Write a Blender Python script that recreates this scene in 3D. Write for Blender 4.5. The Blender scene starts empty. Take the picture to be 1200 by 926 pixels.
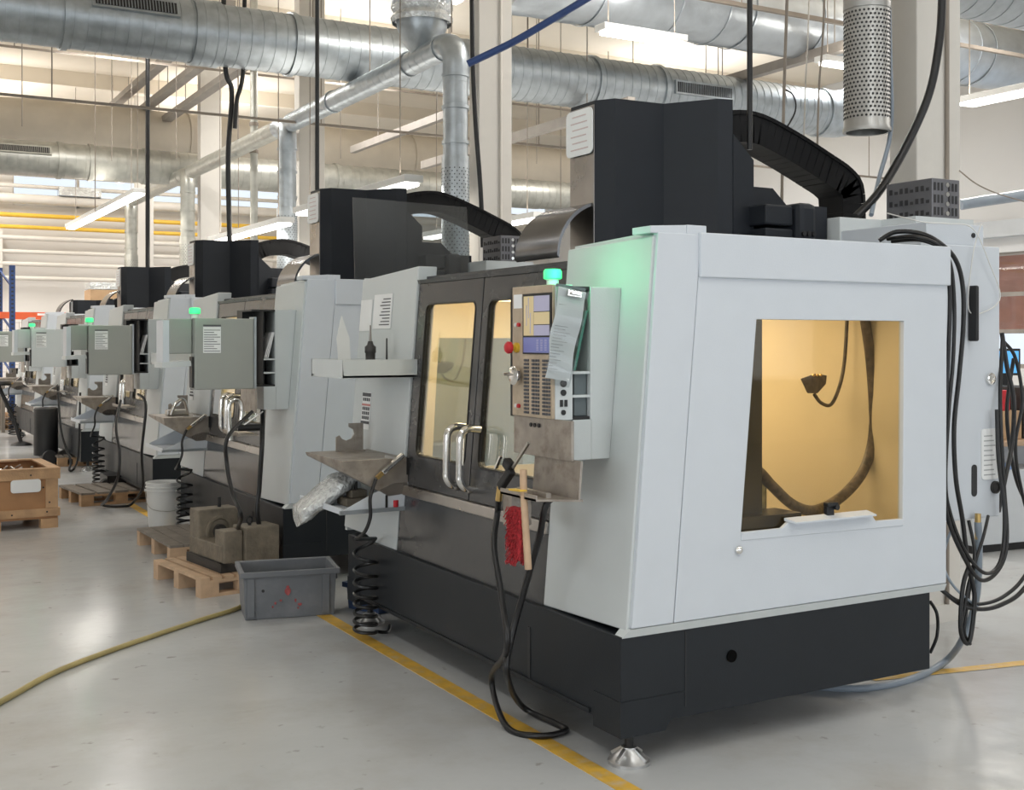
import bpy, bmesh, math, random
from mathutils import Vector, Matrix
random.seed(7)
R = math.radians
SC = bpy.context.scene
C = SC.collection

# ---------------------------------------------------------------- camera
cam_d = bpy.data.cameras.new('camera')
cam = bpy.data.objects.new('camera', cam_d)
C.objects.link(cam)
cam.location = (0, 0, 1.6)
cam.rotation_euler = (R(90), 0, R(-29.5))
cam_d.sensor_width = 36
cam_d.lens = 36 * 1380 / 1200
cam_d.shift_y = -63 / 1200
cam_d.clip_end = 200
SC.camera = cam
# ---------------------------------------------------------------- world: bright overcast sky outside the hall
W = bpy.data.worlds.new('sky')
SC.world = W
W.use_nodes = True
W.node_tree.nodes['Background'].inputs[0].default_value = (0.86, 0.93, 1.0, 1)
W.node_tree.nodes['Background'].inputs[1].default_value = 1.6
# ---------------------------------------------------------------- exposure
SC.view_settings.view_transform = 'Standard'
SC.view_settings.look = 'None'
SC.view_settings.exposure = -0.42
SC.view_settings.gamma = 1.0
SC.view_settings.use_curve_mapping = False
SC.cycles.max_bounces = 8
SC.cycles.diffuse_bounces = 4
SC.cycles.glossy_bounces = 4
SC.cycles.transmission_bounces = 6
SC.cycles.transparent_max_bounces = 12
SC.cycles.use_denoising = True
SC.cycles.caustics_reflective = False
SC.cycles.caustics_refractive = False
SC.cycles.sample_clamp_indirect = 6

def area(name, loc, sx, sy, power, col=(1, .97, .92), rot=(0, 0, 0)):
    l = bpy.data.lights.new(name, 'AREA')
    l.shape = 'RECTANGLE'
    l.size, l.size_y = sx, sy
    l.energy = power
    l.color = col
    o = bpy.data.objects.new(name, l)
    o.location = loc
    o.rotation_euler = rot
    C.objects.link(o)
    return o
# lamp rows over aisle and near end; bodiless others added to brighten ducts, walls
for i, (lx, ly, pw) in enumerate([(-1.2, -2.5, 80), (-1.2, 2.5, 55), (-1.2, 7.5, 30), (-1.2, 12.5, 40), (-1.2, 17.5, 110), (-2.0, 22.5, 300),
                              (3.6, -3.5, 60), (3.6, 0.5, 65), (7.2, 0.5, 60), (2.2, 24.8, 190), (-4.5, 24.5, 300), (6.5, 24.0, 210), (7.0, 18.0, 170), (3.4, 16.6, 150), (7.2, 9.0, 170),
                              (12.0, 5.0, 230), (12.5, 11.0, 230), (13.0, 17.5, 230)]):
    near = ly < 5
    for dy in (-1.0, 1.0):
        area('ceiling_lamp_and_fill', (lx, ly + dy, 5.9), 0.14, 1.25, pw * .5, (.93, .97, 1) if near else (1, .98, .955))
    area('ceiling_fill_uplight', (lx, ly, 5.6), 1.6, 3.4, pw * .46, (1, .98, .95), (math.pi, 0, 0))  # no lamp body here; added to brighten the ceiling from below

# daylight through the window band in the rear wall behind the camera
area('rear_window_light', (7.0, -6.85, 2.2), 13.0, 2.4, 210, (.90, .95, 1), (R(90), 0, 0))

area('left_fill_light', (-8.85, -1.5, 2.2), 9.0, 2.4, 400, (.93, .97, 1), (R(90), 0, R(-90)))  # unseen source, added to brighten the machine fronts from the left

# ---------------------------------------------------------------- helpers
MT = {}
def mat(name, col, rough=.5, metal=0.0, var=.06, scale=6.0, bump=0.0, bscale=60, rvar=.08, spec=.5, dirt=None, dscale=2.0, damt=.5):
    m = bpy.data.materials.new(name)
    m.use_nodes = True
    nt = m.node_tree
    b = nt.nodes['Principled BSDF']
    tc = nt.nodes.new('ShaderNodeTexCoord')
    n = nt.nodes.new('ShaderNodeTexNoise')
    n.inputs['Scale'].default_value = scale
    n.inputs['Detail'].default_value = 5
    nt.links.new(tc.outputs['Object'], n.inputs['Vector'])
    rp = nt.nodes.new('ShaderNodeValToRGB')
    rp.color_ramp.elements[0].position = .3
    rp.color_ramp.elements[1].position = .7
    rp.color_ramp.elements[0].color = tuple(max(0, c * (1 - var)) for c in col) + (1,)
    rp.color_ramp.elements[1].color = tuple(min(1, c * (1 + var)) for c in col) + (1,)
    nt.links.new(n.outputs['Fac'], rp.inputs['Fac'])
    out = rp.outputs['Color']
    if dirt:
        n2 = nt.nodes.new('ShaderNodeTexNoise')
        n2.inputs['Scale'].default_value = dscale
        n2.inputs['Detail'].default_value = 8
        n2.inputs['Roughness'].default_value = .65
        nt.links.new(tc.outputs['Object'], n2.inputs['Vector'])
        r2 = nt.nodes.new('ShaderNodeValToRGB')
        r2.color_ramp.elements[0].position = .5
        r2.color_ramp.elements[1].position = .72
        r2.color_ramp.elements[0].color = (0, 0, 0, 1)
        r2.color_ramp.elements[1].color = (damt, damt, damt, 1)
        nt.links.new(n2.outputs['Fac'], r2.inputs['Fac'])
        mx = nt.nodes.new('ShaderNodeMix')
        mx.data_type = 'RGBA'
        nt.links.new(r2.outputs['Color'], mx.inputs[0])
        nt.links.new(out, mx.inputs[6])
        mx.inputs[7].default_value = tuple(dirt) + (1,)
        out = mx.outputs[2]
    nt.links.new(out, b.inputs['Base Color'])
    b.inputs['Metallic'].default_value = metal
    b.inputs['Specular IOR Level'].default_value = spec
    mr = nt.nodes.new('ShaderNodeMapRange')
    mr.inputs[3].default_value = max(.02, rough - rvar)
    mr.inputs[4].default_value = min(1, rough + rvar)
    nt.links.new(n.outputs['Fac'], mr.inputs[0])
    nt.links.new(mr.outputs[0], b.inputs['Roughness'])
    if bump:
        n3 = nt.nodes.new('ShaderNodeTexNoise')
        n3.inputs['Scale'].default_value = bscale
        n3.inputs['Detail'].default_value = 3
        nt.links.new(tc.outputs['Object'], n3.inputs['Vector'])
        bp = nt.nodes.new('ShaderNodeBump')
        bp.inputs['Strength'].default_value = bump
        bp.inputs['Distance'].default_value = .02
        nt.links.new(n3.outputs['Fac'], bp.inputs['Height'])
        nt.links.new(bp.outputs['Normal'], b.inputs['Normal'])
    MT[name] = m
    return m

def emit(name, col, strength, base=None):
    m = mat(name, base or col, .4, var=.01)
    b = m.node_tree.nodes['Principled BSDF']
    b.inputs['Emission Color'].default_value = tuple(col) + (1,)
    b.inputs['Emission Strength'].default_value = strength
    return m

def glass(name, tint, refl=.10, rough=.03):
    m = bpy.data.materials.new(name)
    m.use_nodes = True
    nt = m.node_tree
    nt.nodes.remove(nt.nodes['Principled BSDF'])
    o = nt.nodes['Material Output']
    t = nt.nodes.new('ShaderNodeBsdfTransparent')
    t.inputs[0].default_value = tuple(tint) + (1,)
    g = nt.nodes.new('ShaderNodeBsdfGlossy')
    g.inputs['Roughness'].default_value = rough
    f = nt.nodes.new('ShaderNodeLayerWeight')
    pw_ = nt.nodes.new('ShaderNodeMath'); pw_.operation = 'POWER'; pw_.inputs[1].default_value = 4.0
    nt.links.new(f.outputs['Facing'], pw_.inputs[0])
    a = nt.nodes.new('ShaderNodeMath')
    a.operation = 'MULTIPLY_ADD'
    a.use_clamp = True
    a.inputs[1].default_value = .5
    a.inputs[2].default_value = refl
    nt.links.new(pw_.outputs[0], a.inputs[0])
    mx = nt.nodes.new('ShaderNodeMixShader')
    nt.links.new(a.outputs[0], mx.inputs[0])
    nt.links.new(t.outputs[0], mx.inputs[1])
    nt.links.new(g.outputs[0], mx.inputs[2])
    nt.links.new(mx.outputs[0], o.inputs[0])
    MT[name] = m
    return m

mat('white_paint', (.63, .67, .72), .38, var=.015, bump=.04, bscale=160)
mat('front_paint_shaded', (.60, .635, .64), .40, var=.02, bump=.04, bscale=160)  # the white paint again, darkened to imitate shade on the front faces
mat('charcoal', (.040, .044, .048), .36, var=.08, bump=.03, bscale=150)
mat('base_charcoal', (.018, .021, .025), .42, var=.08, spec=.25, bump=.05, bscale=150)
mat('door_dark', (.045, .045, .047), .26, var=.06)
mat('apron_dark', (.045, .046, .048), .22, var=.1)
mat('tower_dark', (.015, .018, .024), .5, var=.08, spec=.3)
mat('rubber', (.012, .012, .013), .5, var=.1)
mat('black_cable', (.010, .010, .011), .38, var=.1)
mat('steel', (.48, .46, .43), .32, 1.0, var=.12, scale=10, rvar=.12)
mat('brushed_steel', (.36, .34, .32), .30, 1.0, var=.15, scale=4, rvar=.1)
mat('dark_steel', (.16, .16, .165), .22, 1.0, var=.15, scale=4, rvar=.06)
mat('worn_steel', (.40, .36, .32), .5, .75, var=.2, scale=12, dirt=(.16, .12, .09), dscale=9, damt=.7, rvar=.15)
mat('cast_aluminium', (.62, .62, .62), .36, .9, var=.08)
mat('perforated', (.40, .40, .39), .42, .8, var=.1)
mat('chain_black', (.007, .007, .008), .65, var=.1, spec=.25)
mat('chrome', (.85, .84, .82), .08, 1.0, var=.03)
mat('galvanized', (.44, .48, .51), .38, .75, var=.14, scale=9, rvar=.1, bump=.02, bscale=20)
mat('galvanized_far', (.47, .47, .43), .42, .7, var=.12, scale=9, rvar=.1)
mat('foil', (.50, .54, .58), .34, .75, var=.1, scale=5, bump=.35, bscale=6, rvar=.08)
mat('insulation', (.60, .54, .45), .8, var=.05, scale=3, bump=.25, bscale=9)
mat('plastic_wrap', (.72, .74, .74), .16, .5, var=.15, scale=18, bump=1.0, bscale=24)
mat('ceiling', (.82, .75, .64), .85, var=.03, scale=1.2)
mat('wall', (.76, .76, .76), .8, var=.02, scale=.8)
mat('far_wall', (.80, .77, .73), .8, var=.03, scale=.8)
mat('pillar', (.70, .67, .62), .75, var=.03, scale=3, dirt=(.42, .40, .37), dscale=3, damt=.2)
mat('conduit', (.28, .24, .20), .55, var=.1)
mat('beam', (.34, .31, .28), .55, var=.1)
mat('yellow_pipe', (.80, .50, .06), .45, var=.06)
mat('white_pipe', (.72, .68, .62), .5, var=.04)
mat('yellow_line', (.68, .41, .06), .5, var=.15, scale=14, dirt=(.50, .47, .42), dscale=11, damt=.6)
mat('floor', (.52, .53, .535), .20, var=.05, scale=.9, rvar=.06, spec=.26, dirt=(.40, .375, .34), dscale=1.1, damt=.62, bump=.14, bscale=5)
mat('wood', (.50, .31, .17), .7, var=.18, scale=9, bump=.15, bscale=60)
mat('wood_pale', (.58, .40, .26), .7, var=.16, scale=9, bump=.15, bscale=60)
mat('wood_grey', (.24, .21, .18), .75, var=.18, scale=9, bump=.2, bscale=60)
mat('plywood', (.42, .22, .10), .6, var=.10, scale=7)
mat('pendant_shaded', (.34, .355, .33), .45, var=.02)  # same machine paint, darkened to imitate the dimmer light on farther pendants
mat('cardboard', (.50, .33, .19), .75, var=.08)
mat('cast_iron', (.20, .17, .13), .6, .15, var=.3, scale=9, bump=.3, bscale=40, rvar=.15)
mat('dark_iron', (.05, .047, .045), .55, .3, var=.2)
mat('grey_plastic', (.17, .18, .195), .55, var=.07, dirt=(.30, .29, .29), dscale=6, damt=.3)
mat('white_plastic', (.72, .72, .70), .4, var=.03)
mat('blue_plastic', (.03, .06, .14), .45, var=.1)
mat('rack_blue', (.03, .07, .22), .45, var=.1)
mat('rack_orange', (.80, .13, .04), .45, var=.06)
mat('red', (.55, .02, .03), .5, var=.2, scale=30)
mat('bristle', (.50, .03, .04), .75, var=.35, scale=90, bump=.8, bscale=150)
mat('estop_yellow', (.80, .52, .05), .4)
mat('brass', (.65, .45, .18), .3, 1.0)
mat('paper', (.86, .87, .87), .5, var=.03)
mat('paper_ink', (.10, .10, .11), .6)
mat('ink_grey', (.40, .41, .42), .6)
mat('stain_red', (.36, .08, .08), .7, var=.3, scale=40)
mat('ink_pale', (.66, .54, .53), .6)
mat('ink_red', (.62, .25, .23), .6)
mat('panel_beige', (.50, .40, .29), .45, var=.12, scale=12, dirt=(.25, .18, .12), dscale=10, damt=.5)
mat('inner_beige', (.76, .66, .48), .55, var=.06, scale=2.0)
mat('inner_dark', (.05, .045, .035), .4, .4, var=.3)
mat('coolant_metal', (.30, .27, .16), .35, .7, var=.4, scale=20, bump=.4, bscale=40)
mat('hose_brown', (.11, .085, .06), .4, var=.5, scale=40)
mat('grey_hose', (.28, .33, .39), .4)
mat('yellow_hose', (.42, .34, .14), .5, var=.15)
mat('hole_black', (.003, .003, .003), .8, spec=.05)
mat('vent_dark', (.03, .03, .032), .6)
mat('resistor_grey', (.20, .20, .215), .42, .6, var=.1)
mat('teal_file', (.05, .20, .15), .5)
mat('grey_pad', (.13, .16, .17), .5)
mat('brick_view', (.42, .20, .14), .8, var=.15, scale=3)
mat('bench_white', (.60, .63, .66), .45, var=.03)
mat('bench_wood', (.48, .33, .22), .5, var=.1)
mat('blue_tray', (.20, .34, .62), .45)
mat('poly_wrap', (.62, .64, .64), .12, .35, var=.25, scale=30, bump=.9, bscale=40)
emit('tube_on', (1, .96, .90), 9.0)
emit('green_lamp', (.03, 1.0, .22), 1.2, (.1, .7, .35))
emit('work_lamp', (1, .86, .56), 6.0)
emit('screen_cream', (.62, .50, .28), .32)
emit('screen_blue', (.16, .18, .40), .32)
emit('screen_pale', (.38, .37, .50), .32)
emit('monitor_blue', (.10, .40, .75), 1.0)
glass('side_pane', (.92, .86, .74), .02, .03)
glass('door_pane', (.84, .84, .80), .13, .03)
glass('far_pane', (.66, .80, .88), .22, .10)  # blue tint and haze imitate the pale bluish light beyond the window
glass('clear_sheet', (.74, .77, .78), .09, .25)
glass('window_glass', (.95, .96, .97), .03, .02)

def scuffs(m):
    nt = m.node_tree; b = nt.nodes['Principled BSDF']
    src = b.inputs['Base Color'].links[0].from_socket
    tc = nt.nodes.new('ShaderNodeTexCoord')
    for sc, lo, hi, amt, st in ((11, .665, .73, .55, (1, 1, 1)), (1.3, .66, .74, .16, (1, 5, 1)), (1.7, .68, .75, .14, (3.5, 1, 1)), (.7, .55, .75, .12, (1, 1.6, 1))):
        mp = nt.nodes.new('ShaderNodeMapping'); mp.inputs['Scale'].default_value = st; mp.inputs['Rotation'].default_value = (0, 0, .4)
        nt.links.new(tc.outputs['Object'], mp.inputs[0])
        n = nt.nodes.new('ShaderNodeTexNoise'); n.inputs['Scale'].default_value = sc; n.inputs['Detail'].default_value = 6
        nt.links.new(mp.outputs[0], n.inputs['Vector'])
        r = nt.nodes.new('ShaderNodeMapRange'); r.inputs[1].default_value = lo; r.inputs[2].default_value = hi; r.inputs[4].default_value = amt
        nt.links.new(n.outputs['Fac'], r.inputs[0])
        x = nt.nodes.new('ShaderNodeMix'); x.data_type = 'RGBA'
        nt.links.new(r.outputs[0], x.inputs[0]); nt.links.new(src, x.inputs[6]); x.inputs[7].default_value = (.24, .22, .20, 1)
        src = x.outputs[2]
    nt.links.new(src, b.inputs['Base Color'])
scuffs(MT['floor'])

class M:
    def __init__(s):
        s.v, s.f = [], []
    def quad(s, a, b, c, d):
        n = len(s.v); s.v += [a, b, c, d]; s.f.append((n, n + 1, n + 2, n + 3)); return s
    def box(s, x0, x1, y0, y1, z0, z1):
        n = len(s.v)
        s.v += [(x0, y0, z0), (x1, y0, z0), (x1, y1, z0), (x0, y1, z0), (x0, y0, z1), (x1, y0, z1), (x1, y1, z1), (x0, y1, z1)]
        s.f += [tuple(n + i for i in q) for q in ((0, 3, 2, 1), (4, 5, 6, 7), (0, 1, 5, 4), (1, 2, 6, 5), (2, 3, 7, 6), (3, 0, 4, 7))]
        return s
    def hexa(s, p):                       # eight corners: bottom ring then top ring
        n = len(s.v); s.v += list(p)
        s.f += [tuple(n + i for i in q) for q in ((0, 3, 2, 1), (4, 5, 6, 7), (0, 1, 5, 4), (1, 2, 6, 5), (2, 3, 7, 6), (3, 0, 4, 7))]
        return s
    def bar(s, a, b, w, h, up=(0, 0, 1)):
        a, b = Vector(a), Vector(b); d = (b - a).normalized()
        u = Vector(up)
        if abs(d.dot(u)) > .98: u = Vector((1, 0, 0))
        r = d.cross(u).normalized() * w / 2; t = r.cross(d).normalized() * h / 2
        return s.hexa([tuple(q) for q in (a - r - t, a + r - t, a + r + t, a - r + t, b - r - t, b + r - t, b + r + t, b - r + t)])
    def loft(s, rings, cap=True, closed=True):
        n = len(s.v); k = len(rings[0])
        for r in rings: s.v += [tuple(p) for p in r]
        for i in range(len(rings) - 1):
            for j in range(k if closed else k - 1):
                j2 = (j + 1) % k
                s.f.append((n + i * k + j, n + i * k + j2, n + (i + 1) * k + j2, n + (i + 1) * k + j))
        if cap:
            s.f.append(tuple(n + j for j in range(k))[::-1])
            s.f.append(tuple(n + (len(rings) - 1) * k + j for j in range(k)))
        return s
    def prism(s, poly, o, e):             # poly points (3d) extruded by vector e
        o = Vector(o); e = Vector(e)
        a = [o + Vector(p) for p in poly]
        return s.loft([a, [p + e for p in a]])
    def cyl(s, a, b, r, r2=None, n=16, cap=True):
        a, b = Vector(a), Vector(b); d = (b - a).normalized()
        u = d.orthogonal().normalized(); w = d.cross(u)
        r2 = r if r2 is None else r2
        f = lambda c, q: [c + (u * math.cos(2 * math.pi * i / n) + w * math.sin(2 * math.pi * i / n)) * q for i in range(n)]
        return s.loft([f(a, r), f(b, r2)], cap)
    def lathe(s, prof, o=(0, 0, 0), axis=(0, 0, 1), n=24, cap=True):   # prof (radius, height)
        o = Vector(o); d = Vector(axis).normalized(); u = d.orthogonal().normalized(); w = d.cross(u)
        return s.loft([[o + d * h + (u * math.cos(2 * math.pi * i / n) + w * math.sin(2 * math.pi * i / n)) * r for i in range(n)] for r, h in prof], cap)
    def tube(s, pts, r, n=8, cap=True):
        P = [Vector(p) for p in pts]; rings = []; u = None
        for i, p in enumerate(P):
            d = (P[min(i + 1, len(P) - 1)] - P[max(i - 1, 0)]).normalized()
            u = d.orthogonal().normalized() if u is None else (u - d * u.dot(d)).normalized()
            w = d.cross(u)
            q = r(i / (len(P) - 1)) if callable(r) else r
            rings.append([p + (u * math.cos(2 * math.pi * j / n) + w * math.sin(2 * math.pi * j / n)) * q for j in range(n)])
        return s.loft(rings, cap)
    def ring(s, outer, inner, e):         # frame: matching outer and inner loops, extruded by e
        e = Vector(e)
        o1 = [Vector(p) for p in outer]; i1 = [Vector(p) for p in inner]
        return s.loft([o1, i1, [p + e for p in i1], [p + e for p in o1], o1], cap=False)
    def build(s, name, m, parent=None, bevel=0.0, smooth=False, seg=2):
        me = bpy.data.meshes.new(name)
        me.from_pydata([tuple(p) for p in s.v], [], s.f)
        bm = bmesh.new(); bm.from_mesh(me)
        bmesh.ops.remove_doubles(bm, verts=bm.verts, dist=1e-5)
        bmesh.ops.recalc_face_normals(bm, faces=bm.faces)
        bm.to_mesh(me); bm.free()
        me.materials.append(MT[m] if isinstance(m, str) else m)
        o = bpy.data.objects.new(name, me)
        C.objects.link(o)
        if parent: o.parent = parent
        if bevel:
            b = o.modifiers.new('b', 'BEVEL'); b.width = bevel; b.segments = seg; b.limit_method = 'ANGLE'; b.angle_limit = R(40)
            b.harden_normals = False
        if smooth:
            for p in me.polygons: p.use_smooth = True
            me.set_sharp_from_angle(angle=R(50))
        return o

def spline(pts, k=8):
    P = [Vector(p) for p in pts]; out = []
    for i in range(len(P) - 1):
        a, b, c, d = P[max(i - 1, 0)], P[i], P[i + 1], P[min(i + 2, len(P) - 1)]
        for j in range(k):
            t = j / k
            out.append(.5 * ((2 * b) + (c - a) * t + (2 * a - 5 * b + 4 * c - d) * t * t + (3 * b - a - 3 * c + d) * t ** 3))
    out.append(P[-1]); return out

def tag(o, label=None, cat=None, group=None, kind=None):
    if label: o['label'] = label
    if cat: o['category'] = cat
    if group: o['group'] = group
    if kind: o['kind'] = kind
    return o
def empty(name, loc, rz=0, label=None, cat=None, group=None):
    o = bpy.data.objects.new(name, None); C.objects.link(o)
    o.location = loc; o.rotation_euler.z = rz; o.empty_display_size = .1
    return tag(o, label, cat, group)
def copy_tree(o, parent=None):
    c = o.copy(); C.objects.link(c)
    if parent: c.parent = parent
    for ch in list(o.children): copy_tree(ch, c)
    return c
def struct(o): o['kind'] = 'structure'; return o
def lerp(a, b, t): return a + (b - a) * t
def rr(a0, a1, b0, b1, r, n=4):          # rounded rectangle, loop of (a, b)
    out = []
    for (ca, cb, s0) in ((a1 - r, b1 - r, 0), (a0 + r, b1 - r, 90), (a0 + r, b0 + r, 180), (a1 - r, b0 + r, 270)):
        for i in range(n + 1):
            t = R(s0 + 90 * i / n); out.append((ca + r * math.cos(t), cb + r * math.sin(t)))
    return out

# ================================================================ THE HALL
struct(M().box(-9, 17, -7, 28.2, -.15, 0).build('floor', 'floor'))
cl = struct(M().box(-9, 17, -7, 28.2, 6.7, 6.9).build('ceiling', 'ceiling'))
for k in range(9):                         # concrete ribs across the ceiling
    M().box(-9, 17, 2.45 + 3.0 * k, 2.55 + 3.0 * k, 6.42, 6.7).build('ceiling_rib', 'ceiling', cl)
wq = M(); wq.box(-9.2, -9, -7, -6, 0, 6.7).box(-9.2, -9, 3, 28.2, 0, 6.7).box(-9.2, -9, -6, 3, 0, 1.0).box(-9.2, -9, -6, 3, 3.4, 6.7)
struct(wq.build('wall_left', 'wall'))
w4 = M()  # unseen window band, added as the opening for the left light
for i in range(5): w4.box(-9.15, -9.08, -6 + 2.2425 * i, -5.97 + 2.2425 * i, 1.0, 3.4)
w4.box(-9.15, -9.08, -6, 3, 1.0, 1.06).box(-9.15, -9.08, -6, 3, 3.34, 3.4)
w4 = struct(w4.build('window_4', 'white_pipe'))
for i in range(4): M().box(-9.12, -9.114, -5.96 + 2.2425 * i, -3.77 + 2.2425 * i, 1.06, 3.34).build('pane', 'window_glass', w4)
wq = M(); wq.box(-9.2, .5, -7.2, -7, 0, 6.7).box(13.5, 17.2, -7.2, -7, 0, 6.7).box(.5, 13.5, -7.2, -7, 0, 1.0).box(.5, 13.5, -7.2, -7, 3.4, 6.7)
struct(wq.build('wall_rear', 'wall'))
w3 = M()
for i in range(7): w3.box(.5 + 2.158 * i - .03 * (i > 0), .53 + 2.158 * i, -7.15, -7.08, 1.0, 3.4)
w3.box(.5, 13.5, -7.15, -7.08, 1.0, 1.06).box(.5, 13.5, -7.15, -7.08, 3.34, 3.4)
w3 = struct(w3.build('window_3', 'white_pipe'))
for i in range(6): M().box(.54 + 2.158 * i, 2.62 + 2.158 * i, -7.12, -7.114, 1.06, 3.34).build('pane', 'window_glass', w3)
# far wall with a strip window
FW = 28.0
wf = M()
wf.box(-9, 3.2, FW, FW + .2, 0, 6.7).box(3.2, 17, FW, FW + .2, 0, 4.6).box(3.2, 17, FW, FW + .2, 5.4, 6.7)
struct(wf.build('wall_far', 'far_wall'))
w1 = M()
WX = [3.2 + 1.38 * i for i in range(11)]
for x in WX: w1.box(x - .03, x + .03, FW + .05, FW + .12, 4.6, 5.4)
w1.box(3.2, 17, FW + .05, FW + .12, 4.6, 4.66).box(3.2, 17, FW + .05, FW + .12, 5.34, 5.4)
w1 = struct(w1.build('window_1', 'white_pipe'))
for i in range(10): M().box(WX[i] + .03, WX[i + 1] - .03, FW + .08, FW + .086, 4.66, 5.34).build('pane', 'window_glass', w1)
# right wall with a window band
XW = 17.0
wr = M()
wr.box(XW, XW + .2, -7, 8.0, 0, 6.7).box(XW, XW + .2, 15.0, 28.2, 0, 6.7)
wr.box(XW, XW + .2, 8.0, 15.0, 0, 1.15).box(XW, XW + .2, 8.0, 15.0, 3.10, 6.7)
struct(wr.build('wall_right', 'wall'))
w2 = M()
for z in (1.15, 1.73, 2.36, 3.05): w2.box(XW + .05, XW + .13, 8, 15, z, z + .07)
for y in (8.0, 10.6, 14.0, 14.93): w2.box(XW + .05, XW + .13, y, y + .07, 1.15, 3.10)
w2 = struct(w2.build('window_2', 'beam'))
for a, b in ((8.07, 10.6), (10.67, 14.0), (14.07, 14.93)): M().box(XW + .08, XW + .085, a, b, 1.2, 3.05).build('pane', 'window_glass', w2)
struct(M().box(19.0, 19.2, 4, 26, 1.8, 4.4).build('outside_wall', 'brick_view'))
struct(M().box(XW - .22, XW, 2.0, 20, 3.35, 3.62).build('trim_1', 'bench_white'))

# pillars
for i, y in enumerate((4.74, 10.0, 15.1, 20.1, 25.2)):
    p = empty('pillar', (5.42, y, 0), 0, ['square cream pillar right behind the nearest machine, beside the perforated duct',
        'cream pillar behind the second machine tower, tall vertical pipe beside it',
        'cream pillar behind the second machine, with long branch pipe descending before it',
        'cream pillar rising above the third machine tower', 'farthest cream pillar above the fourth machine tower'][i], 'pillar', 'pillars behind the machine row')
    M().box(-.18, .18, -.1, .1, 0, 6.7).build('shaft', 'pillar', p, .008)
    M().box(-.20, .20, -.12, .12, 0, .1).build('foot', 'pillar', p)
    if i in (0, 1, 2): M().cyl((.05, -.115, .1), (.05, -.115, 6.6), .012, n=8).build('conduit', 'conduit' if i == 0 else 'white_pipe', p)

# floor lines
struct(M().box(2.39, 2.47, .8, 11.9, 0, .002).build('trim_2', 'yellow_line'))
ln = M(); ln.quad((4.2, 4.05, .002), (4.22, 3.98, .002), (7.6, 3.30, .002), (7.6, 3.40, .002)); struct(ln.build('trim_3', 'yellow_line'))

# ---------------------------------------------------------------- ducts
def spiral(m, a, b, r, pitch=.13, rib=.005, n=28):
    a, b = Vector(a), Vector(b); L = (b - a).length; d = (b - a) / L
    prof = [(r, 0)]; z = pitch * .5
    while z < L - .03:
        prof += [(r, z - .005), (r + rib, z - .0042), (r + rib, z + .0042), (r, z + .005)]; z += pitch
    prof.append((r, L)); m.lathe(prof, a, d, n, cap=False); return m
def collar(a, d, r, w=.06, m='galvanized', parent=None, t=.02):
    d = Vector(d).normalized(); a = Vector(a)
    return M().lathe([(r, -w / 2), (r + t, -w / 2), (r + t, w / 2), (r, w / 2)], a, d, 28, cap=False).build('collar', m, parent, smooth=True)
def elbow(m, c, r, pts, n=24): m.tube(spline(pts, 6), r, n, cap=False); return m

# main spiral duct along X
mz, my, mr_ = 4.87, 12.5, .325
du = empty('spiral_duct', (0, my, mz), 0, 'large silver spiral duct crossing the hall behind the nearest tower', 'duct')
xs = [-6.0, -1.2, 1.9, 3.19, 3.42, 4.26, 8.19, 9.2, 12.1]
for i in range(len(xs) - 1):
    spiral(M(), (xs[i], 0, 0), (xs[i + 1], 0, 0), mr_ + (.02 if i == 3 else 0)).build('duct_section', 'galvanized', du, smooth=True)
    collar((xs[i + 1], 0, 0), (1, 0, 0), mr_ + .005, parent=du)
def grille(x0, x1, ang, parent, r, w=.13, m='galvanized'):
    t = R(ang); nrm = Vector((0, -math.cos(t), math.sin(t))); up = Vector((0, math.sin(t), math.cos(t)))
    c = nrm * (r + .012)
    f = M(); f.bar(Vector((x0, 0, 0)) + c, Vector((x1, 0, 0)) + c, .03, w + .05, up)
    g = f.build('grille_frame', m, parent)
    k = M(); c2 = nrm * (r + .026); k.bar(Vector((x0 + .03, 0, 0)) + c2, Vector((x1 - .03, 0, 0)) + c2, .012, w, up); k.build('grille_opening', 'vent_dark', g)
    s_ = M(); x = x0 + .05; c3 = nrm * (r + .036)
    while x < x1 - .04:
        s_.bar(Vector((x, 0, 0)) + c3 - up * w / 2, Vector((x, 0, 0)) + c3 + up * w / 2, .006, .01, nrm); x += .03
    tag(s_.build('grille_fins', m, g), kind='stuff')
grille(2.12, 2.98, 22, du, mr_)
grille(9.3, 10.25, 2, du, mr_)
M().tube(spline([(12.1, 0, 0), (12.5, 0, .02), (12.95, -.1, .18), (13.3, -.3, .42), (13.5, -.7, .7)], 5), mr_ + .01, 28, False).build('elbow', 'galvanized', du, smooth=True)

# foil wrapped big duct
fo = empty('foil_duct', (0, 11.3, 5.66), 0, 'huge foil wrapped duct at the top right of the hall', 'duct')
for a, b in ((6.3, 8.4), (8.4, 10.6), (10.6, 12.8), (12.8, 14.8), (14.8, 16.9)):
    M().lathe([(.44 + .006 * math.sin(j * 2.1), (b - a) * j / 10) for j in range(11)], (a, 0, 0), (1, 0, 0), 32).build('duct_section', 'foil', fo, smooth=True)
    for x_ in (a + .7, (a + b) / 2, b): collar((x_, 0, 0), (1, .12, 0), .445, .03, 'foil', fo, .010)

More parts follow.
